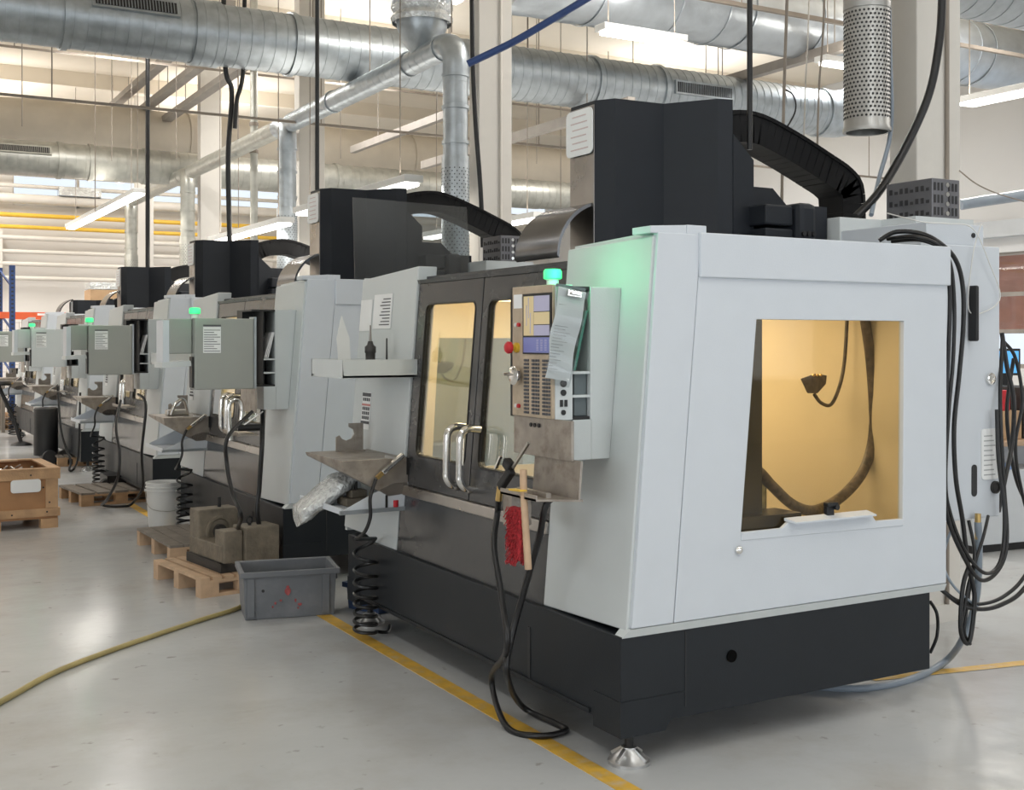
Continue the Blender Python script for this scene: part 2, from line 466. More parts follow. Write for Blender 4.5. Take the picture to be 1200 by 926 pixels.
# insulated beige duct and the spiral duct below it
bd = empty('insulated_duct', (0, 22, 5.33), 0, 'wide beige insulated duct running across behind the pillars', 'duct')
for a, b in ((-4, 1.5), (1.5, 5.5), (5.5, 10), (10, 14.5)):
    M().lathe([(.49 + .012 * math.sin(j * 1.7 + a), (b - a) * j / 10) for j in range(11)], (a, 0, 0), (1, 0, 0), 28).build('duct_section', 'insulation', bd, smooth=True)
    collar((b, 0, 0), (1, 0, 0), .50, .05, 'insulation', bd, .01)
sd = empty('spiral_duct', (0, 20.9, 4.63), 0, 'smaller silver spiral duct with dark grille, tucked under the beige insulated duct', 'duct')
xs = [-5, 3.1, 3.6, 4.5, 8.0, 10.4, 14.0]
for i in range(6):
    spiral(M(), (xs[i], 0, 0), (xs[i + 1], 0, 0), .29, .16).build('duct_section', 'galvanized_far', sd, smooth=True)
    collar((xs[i + 1], 0, 0), (1, 0, 0), .295, .07, 'galvanized_far', sd)
grille(2.1, 2.95, 20, sd, .29, .10, 'galvanized_far')
grille(10.5, 11.4, 5, sd, .29, .10, 'galvanized_far')

# branch pipe along Y with drops beside the pillars
br = empty('branch_pipe', (5.0, 0, 4.42), 0, 'slim silver branch pipe descending toward the left past the pillars', 'pipe')
ys = [9.95, 10.2, 10.95, 13.1, 14.6]
for i in range(1, 4):
    spiral(M(), (0, ys[i], 0), (0, ys[i + 1], 0), .118, .16, .002, 20).build('pipe_section', 'galvanized', br, smooth=True)
    collar((0, ys[i], 0), (0, 1, 0), .12, .05, 'galvanized', br, .012)
for y0, y1 in ((15.1, 19.6), (20.3, 24.2)):
    spiral(M(), (0, y0, 0), (0, y1, 0), .118, .16, .002, 18).build('pipe_section', 'galvanized_far', br, smooth=True)
def drop(y, zb, m, parent, zt=-.20):
    elbow(M(), None, .122, [(0, y + .36, 0), (0, y + .2, 0), (0, y + .06, -.05), (0, y, -.16), (0, y, -.30)]).build('elbow', m, parent, smooth=True)
    spiral(M(), (0, y, -.28), (0, y, -1.12), .118, .2, .002, 20).build('pipe_section', m, parent, smooth=True)
    for z in (-.32, -.62, -.95): collar((0, y, z), (0, 0, 1), .12, .03, m, parent, .01)
    M().lathe([(.128, -1.08), (.132, -1.12), (.132, zb), (.120, zb), (.120, -1.1)], (0, y, 0), (0, 0, 1), 24, False).build('perforated_end', m, parent, smooth=True)
    h = M()
    k = 0; z = -1.2
    while z > zb + .05:
        for j in range(18):
            t = 2 * math.pi * (j + .5 * (k % 2)) / 18
            n_ = Vector((math.cos(t), math.sin(t), 0)); h.cyl(Vector((0, y, z)) + n_ * .1315, Vector((0, y, z)) + n_ * .1328, .007, n=5)
        z -= .03; k += 1
    tag(h.build('holes', 'vent_dark', parent), kind='stuff')
for y, m in ((9.92, 'galvanized'), (14.78, 'galvanized'), (19.9, 'galvanized_far'), (24.4, 'galvanized_far')): drop(y, -2.15, m, br)
tee = M().lathe([(.30, .62), (.31, .5), (.26, .45), (.25, .30), (.20, .18), (.12, .05), (.06, -.02)], (0, 10.66, 0), (0, 0, 1), 24)
tee.build('tee', 'galvanized', br, smooth=True)
pw = M(); pw.lathe([(.30 + .02 * math.sin(i * 2.3), .34 + .05 * i) for i in range(16)], (0, 10.66, 0), (0, 0, 1), 22, False)
pw.build('plastic_wrapping', 'plastic_wrap', br, smooth=True)
spiral(M(), (0, 10.66, .8), (0, 10.66, 2.28), .28, .14, .006, 22).build('riser', 'galvanized', br, smooth=True)
for y in (10.0, 12.0, 17, 22): M().cyl((0, y, .11), (0, y, 2.28), .006, n=6).build('hanger_rod', 'conduit', br)

# perforated air outlet in front of the nearest pillar
pf = empty('air_outlet', (4.83, 4.62, 2.735), 0, 'perforated silver air outlet hanging at the top right before a pillar', 'air outlet')
M().lathe([(.118, .70), (.122, .68), (.122, .03), (.128, .02), (.128, 0), (.112, 0), (.112, .68)], (0, 0, 0), n=32).build('perforated_tube', 'perforated', pf, smooth=True)
M().lathe([(.126, .66), (.126, .75), (.114, .80), (.114, 3.9)], (0, 0, 0), n=28).build('pipe', 'perforated', pf, smooth=True)
h = M()
for k in range(26):
    for j in range(34):
        t = 2 * math.pi * (j + .5 * (k % 2)) / 34; n_ = Vector((math.cos(t), math.sin(t), 0)); c = Vector((0, 0, .075 + k * .0225))
        h.cyl(c + n_ * .1215, c + n_ * .1235, .0068, n=6)
tag(h.build('holes', 'vent_dark', pf), kind='stuff')
M().cyl((-.15, 0, .74), (-.11, 0, .74), .012, n=10).build('bolt', 'steel', pf)
M().cyl((.11, 0, .72), (.15, 0, .72), .012, n=10).build('bolt', 'steel', pf)
M().cyl((.11, 0, .02), (.145, 0, .02), .009, n=10).build('bolt', 'steel', pf)

# near duct at the top right
nd = empty('near_duct', (0, 6.9, 4.72), 0, 'dark grey duct cropped at the very top right corner', 'duct')
spiral(M(), (5.6, 0, 0), (16.9, 0, 0), .32, .2).build('duct_section', 'galvanized', nd, smooth=True)
M().cyl((5.58, 0, 0), (5.6, 0, 0), .33, n=28).build('end_cap', 'galvanized', nd)

# ---------------------------------------------------------------- ceiling services
def runner(name, a, b, w, h, m, label, cat, group=None, hangers=0):
    o = empty(name, a, 0, label, cat, group)
    d = Vector(b) - Vector(a)
    M().bar((0, 0, 0), d, w, h).build('rail', m, o)
    for i in range(hangers):
        p = d * ((i + .5) / hangers)
        M().cyl(p, (p.x, p.y, 6.7 - a[2]), .008, n=5).build('hanger_rod', m, o)
    return o
for i, (x, z) in enumerate(((4.45, 6.1), (4.75, 5.85), (5.05, 5.62))):
    runner('cable_tray', (x, 15.5, z), (x, 25, z), .16, .10, 'beam', 'brown cable tray under the ceiling above the left ducts, %s of three' % ('highest', 'middle', 'lowest')[i], 'cable tray', 'cable trays above the left ducts', 3)
runner('support_rail', (8, 13.0, 5.07), (8, 20, 5.07), .10, .12, 'beam', 'diagonal brown rail seen left of the vertical pipe on the second pillar', 'rail', None, 3)
runner('support_rail', (8, 11.3, 4.40), (8, 17, 4.40), .10, .12, 'beam', 'diagonal brown rail just left of the nearest tower top', 'rail', None, 3)
runner('support_rail', (10.6, 9.6, 5.2), (10.6, 16, 5.2), .12, .12, 'beam', 'diagonal brown rail above the silver duct right of the nearest tower', 'rail', None, 3)
for i, (y, z, w) in enumerate(((14.5, 5.55, .03), (17.2, 5.75, .03), (17.6, 5.68, .03), (14.2, 4.35, .03), (9.9, 5.25, .045))):
    runner('conduit_pipe', (-6, y, z), (16.5, y, z), w, w, 'conduit', ['thin brown conduit just below the large silver duct at left',
        'upper one of the twin thin conduits above the beige duct', 'lower one of the twin thin conduits above the beige duct', 'thin brown conduit below the silver duct between the pillars',
        'brown conduit crossing below the foil duct beside the ceiling lamp'][i], 'conduit', None, 7)
# hanging wires over the aisle
WI = [(2.0, 16.5), (3.0, 17.0), (3.6, 19.0), (4.4, 18.2), (4.2, 20.0), (5.6, 19.0), (6.6, 17.0), (8.2, 16.5), (9.5, 16.0), (9.2, 14.8), (1.2, 15.5)]
WI.sort(key=lambda p: (.87 * p[0] - .492 * p[1]) / (.492 * p[0] + .87 * p[1]))
ORD = ['leftmost', 'second from the left', 'third from the left', 'fourth from the left', 'fifth from the left', 'sixth from the left', 'seventh from the left', 'fifth from the right', 'fourth from the right', 'third from the right', 'second from the right', 'rightmost']
ORD = ORD[:6] + ORD[7:] if len(WI) == 11 else ORD
for i, (x, y) in enumerate(WI):
    tag(M().cyl((x, y, 4.4 if i % 2 else 3.4), (x, y, 6.7), .007, n=5).build('hanger_wire', 'conduit'), 'thin wire hanging straight down from the ceiling, %s of eleven' % ORD[i], 'wire', 'ceiling hanger wires')


# slim galvanised drop pole with a swivel arm between the first two pillars
dp = empty('drop_pole', (5.2, 16.86, 0), 0, 'slim grey vertical pole with a swivel arm beside the black twin cables', 'pole')
M().cyl((0, 0, 2.6), (0, 0, 6.69), .055, n=14).build('pole', 'galvanized_far', dp, smooth=True)
for z in (4.35, 4.75): M().cyl((0, 0, z), (0, 0, z + .05), .068, n=14).build('clamp', 'conduit', dp)
M().bar((0, 0, 4.42), (-.46, .12, 4.24), .05, .05).build('arm', 'galvanized_far', dp)
M().lathe([(0, 0), (.06, 0), (.06, .10), (0, .10)], (.10, -.02, 4.52), n=14).build('swivel_box', 'conduit', dp)
# power cables dropping to the machines
def cable(name, pts, r, m, label, cat='cable', group=None, k=8, n=8):
    return tag(M().tube(spline(pts, k), r, n).build(name, m, smooth=True), label, cat, group)
cable('power_cable', [(3.6, 16.5, 2.6), (3.6, 16.5, 4.5), (3.6, 16.5, 6.7)], .03, 'black_cable', 'straight black power cable dropping to the fourth machine tower', 'cable')
cable('power_cable', [(3.62, 12.6, 2.6), (3.6, 12.6, 3.6), (3.64, 12.6, 4.3), (3.56, 12.6, 4.7), (3.55, 12.6, 6.7)], .028, 'black_cable', 'black power cable dropping to the third machine tower, left strand', 'cable')
cable('power_cable', [(3.66, 12.55, 3.9), (3.68, 12.55, 4.2), (3.76, 12.55, 4.7), (3.76, 12.55, 6.7)], .024, 'black_cable', 'black power cable joining the cable above the third tower from the right', 'cable')
cable('power_cable', [(3.35, 9.15, 2.7), (3.35, 9.15, 4.5), (3.35, 9.15, 6.7)], .018, 'black_cable', 'thin black power cable dropping to the second machine tower', 'cable')
cable('power_cable', [(4.963, 9.300, 2.440), (4.937, 9.300, 2.973), (4.877, 9.300, 3.730), (4.851, 9.300, 4.639), (4.843, 9.300, 6.536)], .022, 'black_cable', 'wavy black power cable hanging along the second pillar', 'cable')
cable('power_cable', [(3.9, 4.5, 2.55), (3.9, 4.5, 4.5), (3.9, 4.5, 6.7)], .014, 'black_cable', 'black power cable dropping behind the nearest machine tower', 'cable')
cable('hoist_chain', [(5.296, 5.800, 2.488), (5.318, 5.800, 3.267), (5.354, 5.800, 4.162), (5.399, 5.800, 5.844)], .010, 'conduit', 'thick hanging chain right of the nearest tower', 'chain')
cable('hoist_chain', [(5.602, 5.800, 2.731), (5.625, 5.800, 3.300), (5.671, 5.800, 3.873), (5.740, 5.800, 5.937)], .007, 'conduit', 'thin hanging chain left of the perforated air outlet', 'chain')
cable('pull_cord', [(5.481, 5.800, 2.723), (5.503, 5.800, 3.287), (5.534, 5.800, 3.853), (5.587, 5.800, 5.895)], .005, 'steel', 'pale pull cord between two hanging chains', 'cord')
M().tube(spline([(5.310, 5.800, 3.244), (5.399, 5.800, 3.208), (5.414, 5.800, 3.109), (5.340, 5.800, 2.991), (5.303, 5.800, 2.932)], 6), .006, 6).build('slack_loop', 'black_cable', bpy.data.objects['hoist_chain'], smooth=True)
cable('supply_cable', [(5.109, 4.348, 3.974), (5.105, 4.350, 3.426), (5.085, 4.361, 3.152), (5.037, 4.388, 2.901), (4.930, 4.449, 2.627), (4.734, 4.445, 2.386), (4.554, 4.432, 2.245)], .022, 'black_cable', 'thick black cable curving in front of the nearest pillar down to the machine', 'cable')
cable('air_line', [(4.928, 4.565, 3.733), (4.940, 4.559, 3.177), (4.944, 4.556, 2.759), (4.811, 4.517, 2.467), (4.623, 4.393, 2.254)], .012, 'grey_hose', 'pale blue air line hanging beside the perforated air outlet', 'hose')
cable('blue_conduit', [(4.137, 8.000, 3.720), (4.432, 7.833, 3.883), (4.659, 7.705, 4.033), (4.943, 7.544, 4.228), (5.340, 7.319, 4.502)], .028, 'rack_blue', 'dark blue conduit slanting upward beside the second pillar', 'conduit')

# fluorescent fixtures; each carries its own light
def fixture(a, b, label, power, group=None, chain=True, w=.20):
    a, b = Vector(a), Vector(b); d = b - a; L = d.length
    o = empty('ceiling_light', a, 0, label, 'lamp', group)
    M().bar((0, 0, .05), d + Vector((0, 0, .05)), w, .07).build('housing', 'white_plastic', o, .006)
    u = d.normalized()
    k = 2 if L > 2.6 else 1
    for i in range(k):
        p, q = d * (i / k) + u * .05, d * ((i + 1) / k) - u * .05
        M().bar(p, q, w * .8, .035).build('diffuser', 'tube_on', o, .01)
    if chain:
        for t in (.1, .9): M().cyl(d * t + Vector((0, 0, .08)), Vector(((d * t).x, (d * t).y, 6.7 - a.z)), .006, n=5).build('hanger_wire', 'conduit', o)
    l = bpy.data.lights.new('fixture_light', 'AREA'); l.shape = 'RECTANGLE'; l.size = w; l.size_y = L; l.energy = power; l.color = (1, .94, .84)
    lo = bpy.data.objects.new('fixture_light', l); C.objects.link(lo); lo.parent = o
    lo.location = d / 2 + Vector((0, 0, -.03)); lo.rotation_euler = (0, 0, math.atan2(d.y, d.x) - R(90))
    l2 = l.copy(); l2.energy = power * .25
    lo = bpy.data.objects.new('fixture_uplight', l2); C.objects.link(lo); lo.parent = o
    lo.location = d / 2 + Vector((0, 0, .14)); lo.rotation_euler = (math.pi, 0, R(90) - math.atan2(d.y, d.x))
    return o
fixture((3.82, 18.0, 3.80), (3.82, 24.3, 3.80), 'long lit fluorescent lamp hanging at left above the third machine', 90)
fixture((4.7, 10.2, 3.10), (4.7, 13.4, 3.10), 'lit fluorescent lamp peeking above the second machine tower', 60)
fixture((4.7, 13.9, 3.04), (4.7, 17.2, 3.04), 'lit fluorescent lamp seen left of the second machine tower', 60)
fixture((7.3, 12.2, 3.08), (7.3, 15.4, 3.08), 'lit fluorescent lamp seen between second and nearest towers', 60)
fixture((6.95, 10.4, 4.88), (8.05, 10.4, 4.88), 'lit ceiling lamp below the foil duct at top centre', 26)
fixture((10.1, 10.4, 4.92), (11.3, 10.4, 4.92), 'lit ceiling lamp half hidden by the perforated air outlet', 26)
fixture((4.75, 11.2, 5.22), (5.75, 11.2, 5.22), 'lit ceiling lamp at the top behind the plastic wrapped pipe', 26)
fixture((11.556, 9.547, 4.400), (11.444, 8.462, 4.370), 'long lit lamp at the right edge beside the nearest pillar', 80, None, True, .3)

# ---------------------------------------------------------------- far wall services
def wall_run(z, r, m, label, cat='pipe', group=None, y=27.7, x0=-6, x1=16.5):
    return tag(M().cyl((x0, y, z), (x1, y, z), r, n=12).build('wall_pipe', m, smooth=True), label, cat, group)
wall_run(4.36, .05, 'yellow_pipe', 'upper yellow gas pipe along the far wall')
wall_run(4.10, .045, 'yellow_pipe', 'lower yellow gas pipe along the far wall')
for i, (z, r) in enumerate(((5.25, .04), (5.0, .045), (4.72, .11), (3.86, .055), (3.56, .045), (3.29, .05), (2.98, .05))):
    wall_run(z, r, 'white_pipe', 'cream heating pipe along the far wall, %s from the top' % ('first', 'second', 'third and thickest', 'fourth', 'fifth', 'sixth', 'lowest')[i], 'pipe', 'cream pipes along the far wall')
for i, x in enumerate((2.9, 6.0, 9.1)):
    b = M().box(x, x + .06, 27.66, 27.98, 2.85, 4.0).build('pipe_bracket', 'white_pipe'); tag(b, 'upright bracket carrying the far wall heating pipes, %s' % ('leftmost', 'middle one', 'rightmost')[i], 'bracket', 'far wall pipe brackets')
tag(M().box(4.1, 5.0, 27.55, 27.85, 4.83, 5.02).build('wrapped_bundle', 'plastic_wrap'), 'plastic wrapped bundle lying on the thick far wall pipe', 'bundle')

# ================================================================ THE MACHINING CENTRES
def fx(z): return .040 + .082 * (z - .5)            # the front leans back
def lean(loop, off): return [(fx(z) + off, y, z) for (y, z) in loop]
YL = 2.86
def bx(*a): return M().box(*a)
SX0, SX1 = 0, 1.74

def build_machine():
    r = empty('machining_center', (2.5, 3.6, 0))
    # base
    b = M()
    b.prism([(0, 0, .16), (0, 2.72, .16), (0, 2.72, .43), (.0, 2.72, .50), (0, 0, .50)], (0, 0, 0), (1.648, 0, 0))
    base = b.build('base', 'base_charcoal', r, .004)
    for y0, y1 in ((-.004, .18), (2.54, 2.724)):
        M().hexa([(-.003, y0, .125), (.20, y0, .125), (.20, y1, .125), (-.003, y1, .125), (-.003, y0, .26), (.30, y0, .26), (.30, y1, .26), (-.003, y1, .26)]).build('corner_block', 'base_charcoal', base)
    bx(.298, .302, -.003, 0, .20, .49).build('seam', 'vent_dark', base)
    M().cyl((.526, -.006, .364), (.526, .02, .364), .024, n=18).build('hole', 'hole_black', base)
    bx(-.004, 0, .66, .68, .17, .40).build('seam', 'vent_dark', base)
    bx(-.010, 0, .2, 2.6, .17, .185).build('lower_flange', 'base_charcoal', base)
    for (x, y) in ((.09, .075), (1.45, 1.1), (.09, YL - .25), (1.45, YL - .25)):
        f = M(); f.lathe([(.082, 0), (.082, .012), (.07, .02), (.034, .05), (.030, .062), (.0, .062)], (x, y, 0), n=24)
        f = f.build('leveling_foot', 'cast_aluminium', r, smooth=True)
        for k in range(4):
            a = R(90 * k + 20); M().bar((x + .025 * math.cos(a), y + .025 * math.sin(a), .05), (x + .076 * math.cos(a), y + .076 * math.sin(a), .018), .014, .022).build('rib', 'cast_aluminium', f)
        M().cyl((x, y, .055), (x, y, .16), .017, n=14).build('stud', 'rubber', f)
    # apron under the doors and the steel sill
    ap = M(); ap.prism([(fx(.45) - .012, .60, .45), (fx(.45) + .10, .60, .45), (fx(.82) + .10, .60, .82), (fx(.82) - .012, .60, .82)], (0, 0, 0), (0, 1.52, 0))
    ap.build('apron', 'apron_dark', r, .003)
    s_ = M(); s_.prism([(fx(.8) - .028, .60, .795), (fx(.8) + .05, .60, .795), (fx(.8) + .05, .60, .845), (fx(.8) - .02, .60, .845)], (0, 0, 0), (0, 1.52, 0))
    s_.build('sill', 'brushed_steel', r, .004)
    # doors
    for y0, y1, wy0, wy1, hy in ((1.365, 2.09, 1.43, 1.98, 1.435), (.62, 1.355, .74, 1.29, 1.295)):
        outer = rr(y0, y1, .845, 1.905, .004); inner = rr(wy0, wy1, 1.01, 1.79, .035)
        d = M().ring(lean(outer, .000), lean(inner, .000), (.035, 0, 0)).build('door', 'door_dark', r, .003)
        M().loft([lean(inner, .012), lean(inner, .018)]).build('window', 'door_pane', d)
        M().ring(lean(rr(wy0 - .008, wy1 + .008, 1.002, 1.798, .04), -.003), lean(inner, -.003), (.01, 0, 0)).build('gasket', 'rubber', d)
        xh = fx(1.05)
        hp = spline([(xh + .01, hy, 1.185), (xh - .05, hy, 1.19), (xh - .085, hy, 1.165), (xh - .092, hy, 1.10), (xh - .095, hy, .99), (xh - .092, hy, .945), (xh - .06, hy, .91), (xh + .0, hy, .905)], 5)
        M().tube(hp, .019, 12).build('handle', 'chrome', d, smooth=True)
    pt = M(); pt.prism([(fx(1.9) - .005, .60, 1.905), (fx(1.9) + .12, .60, 1.905), (fx(1.93) + .12, .60, 1.925), (fx(1.93) - .012, .60, 1.925)], (0, 0, 0), (0, 1.52, 0))
    pt.build('door_header', 'door_dark', r)
    M().box(.25, .55, .75, 2.15, 1.91, 1.93).build('roof_cover', 'door_dark', r)
    # front panels beside the doors
    for y0, y1, n in ((.006, .605, 0), (2.095, YL, 1)):
        M().loft([lean([(y0, .52), (y1, .50 if n == 0 else .52), (y1, 1.96 if n else 1.985), (y0, 2.0)], -.012), lean([(y0, .52), (y1, .50 if n == 0 else .52), (y1, 1.96 if n else 1.985), (y0, 2.0)], .10)]).build('front_panel', 'front_paint_shaded', r, .006)
    M().loft([lean([(.02, 2.0), (.60, 1.985), (.60, 2.0), (.02, 2.02)], .02), lean([(.02, 2.0), (.60, 1.985), (.60, 2.0), (.02, 2.02)], .05)]).build('panel_cap', 'front_paint_shaded', r)
    bx(fx(1.5) - .014, fx(1.5) - .012, .455, .459, 1.5, 1.52).build('seam', 'ink_grey', r)
    # lip under the white panels
    M().loft([[(.005, -.004, .497), (1.735, -.004, .497), (1.735, .05, .497), (.005, .05, .497)], [(.036, -.014, .528), (1.738, -.014, .528), (1.738, .05, .528), (.036, .05, .528)]]).build('bottom_lip', 'front_paint_shaded', r)
    # side panel: corner strip, big panel with the window opening, top band
    def sideloop(p, y): return [(x, y, z) for x, z in p]
    M().loft([sideloop([(fx(.53), .53), (.234, .53), (.368, 2.012), (fx(2.012), 2.012)], -.012), sideloop([(fx(.53), .53), (.234, .53), (.368, 2.012), (fx(2.012), 2.012)], .02)]).build('corner_strip', 'white_paint', r, .004)
    sp = M().ring(sideloop([(.238, .53), (1.738, .53), (1.742, 1.85), (.355, 1.85)], -.012), sideloop([(.565, .832), (1.466, .82), (1.474, 1.687), (.646, 1.687)], -.012), (0, .032, 0)).build('side_panel', 'white_paint', r, .004)
    bx(.355, 1.752, -.026, .02, 1.846, 2.018).build('top_band', 'white_paint', r, .005)
    M().prism([(.13, 0, 2.008), (.30, 0, 2.008), (.30, 0, 2.045), (.13, 0, 2.035)], (0, -.008, 0), (0, .12, 0)).build('corner_cap', 'white_paint', r, .003)
    bx(.30, .395, -.01, .10, 2.01, 2.046).build('corner_cap', 'white_paint', r, .003)
    w = M().loft([sideloop([(.55, .82), (1.48, .81), (1.486, 1.70), (.63, 1.70)], .008), sideloop([(.55, .82), (1.48, .81), (1.486, 1.70), (.63, 1.70)], .014)]).build('side_window', 'side_pane', r)
    tb = M(); tb.loft([sideloop([(.565, .815), (1.466, .805), (1.466, .835), (1.30, .838), (1.272, .872), (.812, .872), (.775, .848), (.565, .848)], -.016), sideloop([(.565, .815), (1.466, .805), (1.466, .835), (1.30, .838), (1.272, .872), (.812, .872), (.775, .848), (.565, .848)], .002)])
    tb = tb.build('window_ledge', 'white_paint', r, .003)
    M().hexa([(.82, -.05, .866), (1.268, -.05, .866), (1.262, .0, .874), (.80, .0, .874), (.82, -.05, .873), (1.268, -.05, .873), (1.262, .0, .886), (.80, .0, .886)]).build('ledge_lip', 'white_paint', tb)
    lt = bx(1.02, 1.06, -.018, .006, .875, .925).build('latch', 'rubber', r, .004)
    bx(1.012, 1.072, -.03, .0, .918, .935).build('latch_lever', 'rubber', lt, .004)
    M().cyl((1.062, -.034, .915), (1.062, 0, .915), .012, n=12).build('latch_knob', 'rubber', lt)
    bo = M(); bo.lathe([(.017, 0), (.017, .008), (.010, .014), (.0, .014)], (.552, -.012, .78), (0, -1, 0), 14); bo.build('panel_bolt', 'chrome', r, smooth=True)
    # rear, far side, roof, interior
    bx(1.62, 1.74, .02, YL, .5, 1.95).build('rear_panel', 'front_paint_shaded', r)
    M().ring(sideloop([(fx(.5), .5), (1.70, .5), (1.70, 1.97), (fx(1.97), 1.97)], YL - .02), sideloop([(.565, .832), (1.466, .82), (1.474, 1.62), (.64, 1.62)], YL - .02), (0, .03, 0)).build('far_panel', 'front_paint_shaded', r)
    M().loft([sideloop([(.55, .82), (1.48, .81), (1.486, 1.63), (.63, 1.63)], YL - .012), sideloop([(.55, .82), (1.48, .81), (1.486, 1.63), (.63, 1.63)], YL - .006)]).build('far_window', 'far_pane', r)
    bx(.20, 1.70, .02, YL - .02, 1.925, 1.945).build('roof', 'charcoal', r)
    inn = M()
    inn.quad((1.60, .03, .55), (1.60, YL - .05, .55), (1.60, YL - .05, 1.92), (1.60, .03, 1.92))
    inn.quad((.15, YL - .04, .55), (.56, YL - .04, .55), (.64, YL - .04, 1.92), (.15, YL - .04, 1.92))
    inn.quad((1.47, YL - .04, .55), (1.60, YL - .04, .55), (1.60, YL - .04, 1.92), (1.475, YL - .04, 1.92))
    inn.quad((.56, YL - .04, .55), (1.47, YL - .04, .55), (1.47, YL - .04, .82), (.575, YL - .04, .832))
    inn.quad((.622, YL - .04, 1.62), (1.474, YL - .04, 1.62), (1.475, YL - .04, 1.92), (.64, YL - .04, 1.92))
    inn.quad((.16, .03, 1.92), (1.6, .03, 1.92), (1.6, YL - .04, 1.92), (.16, YL - .04, 1.92))
    inn = inn.build('inner_liner', 'inner_beige', r)
    fl = M(); fl.hexa([(.15, .03, .60), (1.6, .03, .52), (1.6, YL - .05, .52), (.15, YL - .05, .60), (.15, .03, .64), (1.6, .03, .56), (1.6, YL - .05, .56), (.15, YL - .05, .64)])
    fl.build('chip_pan', 'coolant_metal', inn)
    bx(.16, .19, .03, .60, .6, 1.92).build('front_liner', 'brushed_steel', inn)
    bx(.66, .79, .12, .20, .6, 1.9).build('guide_post', 'inner_dark', inn)
    # trunnion table
    tt = M().box(.45, 1.15, .95, 1.75, .60, .80).build('work_table', 'coolant_metal', inn, .01)
    bx(.50, .93, .24, .95, .64, 1.0).build('trunnion_housing', 'coolant_metal', inn, .015)
    M().cyl((.66, .42, .98), (.66, .42, 1.06), .13, n=20).build('clamp_block', 'coolant_metal', inn)
    bx(.50, .95, .06, .22, .80, .89).build('side_guide', 'inner_dark', inn)
    for k in range(3): bx(.42, .9, .05, .12, .66 + .045 * k, .69 + .045 * k).build('way_cover', 'coolant_metal', inn)
    M().cyl((.8, 1.37, 1.25), (.8, 1.37, 1.92), .11, n=20).build('spindle', 'brushed_steel', inn)
    # hoses inside, seen through the side window
    M().tube(spline([(1.556, 0.300, 1.737), (1.599, 0.300, 1.522), (1.621, 0.300, 1.286), (1.610, 0.300, 1.129), (1.545, 0.300, 0.995), (1.412, 0.300, 0.894), (1.237, 0.280, 0.851), (1.093, 0.260, 0.886), (0.953, 0.240, 0.979), (0.855, 0.220, 1.052), (0.744, 0.200, 1.085)], 8), .024, 10).build('thick_hose', 'hose_brown', inn, smooth=True)
    M().tube(spline([(1.657, 0.350, 1.739), (1.696, 0.350, 1.520), (1.713, 0.350, 1.280), (1.685, 0.350, 1.122)], 8), .018, 8).build('spare_hose', 'hose_brown', inn, smooth=True)
    M().tube(spline([(1.556, 0.400, 1.739), (1.539, 0.400, 1.521), (1.507, 0.400, 1.394), (1.453, 0.400, 1.309), (1.390, 0.400, 1.318), (1.348, 0.400, 1.358)], 8), .0085, 8).build('thin_hose', 'hose_brown', inn, smooth=True)
    n_ = M(); n_.loft([[(1.264, 0.400, 1.430), (1.353, 0.400, 1.452), (1.427, 0.400, 1.443), (1.421, 0.400, 1.404), (1.369, 0.400, 1.362), (1.306, 0.400, 1.363)], [(1.321, 0.460, 1.427), (1.411, 0.460, 1.450), (1.486, 0.460, 1.441), (1.480, 0.460, 1.401), (1.427, 0.460, 1.358), (1.363, 0.460, 1.360)]])
    nz = n_.build('nozzle_block', 'hose_brown', inn, .004)
    for k in range(3): M().cyl((1.34 + .022 * k, .392, 1.445), (1.34 + .022 * k, .402, 1.445), .006, n=8).build('nozzle', 'brass', nz)
    lm = M().box(.3, 1.3, 2.5, 2.6, 1.84, 1.88).build('work_light', 'work_lamp', inn)
    lb = M().box(.25, .95, .03, .07, 1.85, 1.9).build('work_light', 'work_lamp', inn)
    for loc, rx, e in (((.85, 2.2, 1.9), 0, 20), ((.85, .7, 1.9), 0, 13), ((.95, 1.4, 1.9), 0, 17)):
        l = bpy.data.lights.new('work_light_beam', 'AREA'); l.size = .7; l.energy = e; l.color = (1, .85, .60)
        lo = bpy.data.objects.new('work_light_beam', l); C.objects.link(lo); lo.location = loc; lo.parent = r
    # tower
    half = [(.72, 1.26), (.78, 1.17), (1.065, 1.16), (1.22, .93), (1.30, .91), (1.30, 1.37)]
    left = [(x, 2.74 - y) for x, y in half[::-1]]
    poly = half[:5] + left[1:]
    poly = poly[::-1] if False else poly
    t0, t1 = 1.92, 2.79
    tw = M().loft([[(x, y, t0) for x, y in poly], [(x, y, t1) for x, y in poly]]).build('tower', 'tower_dark', r)
    M().prism([(1.30, .905, 1.95), (1.43, .905, 1.95), (1.43, .905, 2.50), (1.30, .905, 2.62)], (0, 0, 0), (0, .93, 0)).build('tower_side', 'tower_dark', tw)
    bx(.714, .722, 1.262, 1.478, 1.95, 2.77).build('front_plate', 'brushed_steel', tw)
    st = M(); st.loft([[(.700, a, b) for a, b in rr(1.255, 1.495, 2.53, 2.76, .03)], [(.706, a, b) for a, b in rr(1.255, 1.495, 2.53, 2.76, .03)]])
    st = st.build('name_plate', 'paper', tw)
    pr = M()
    for k in range(6): pr.box(.6985, .6998, 1.29 + .01 * (k % 3), 1.45 - .015 * (k % 2), 2.56 + .033 * k, 2.566 + .033 * k)
    tag(pr.build('faint_print', 'ink_pale', st), kind='stuff')
    bx(1.375, 1.385, .897, .905, 2.03, 2.11).build('tower_handle', 'rubber', tw)
    # curved way cover in front of the tower
    cv = []
    for k in range(9):
        a = R(180 - 76 * k / 8); cv.append((.785 + .275 * math.cos(a), 2.02 + .275 * math.sin(a)))
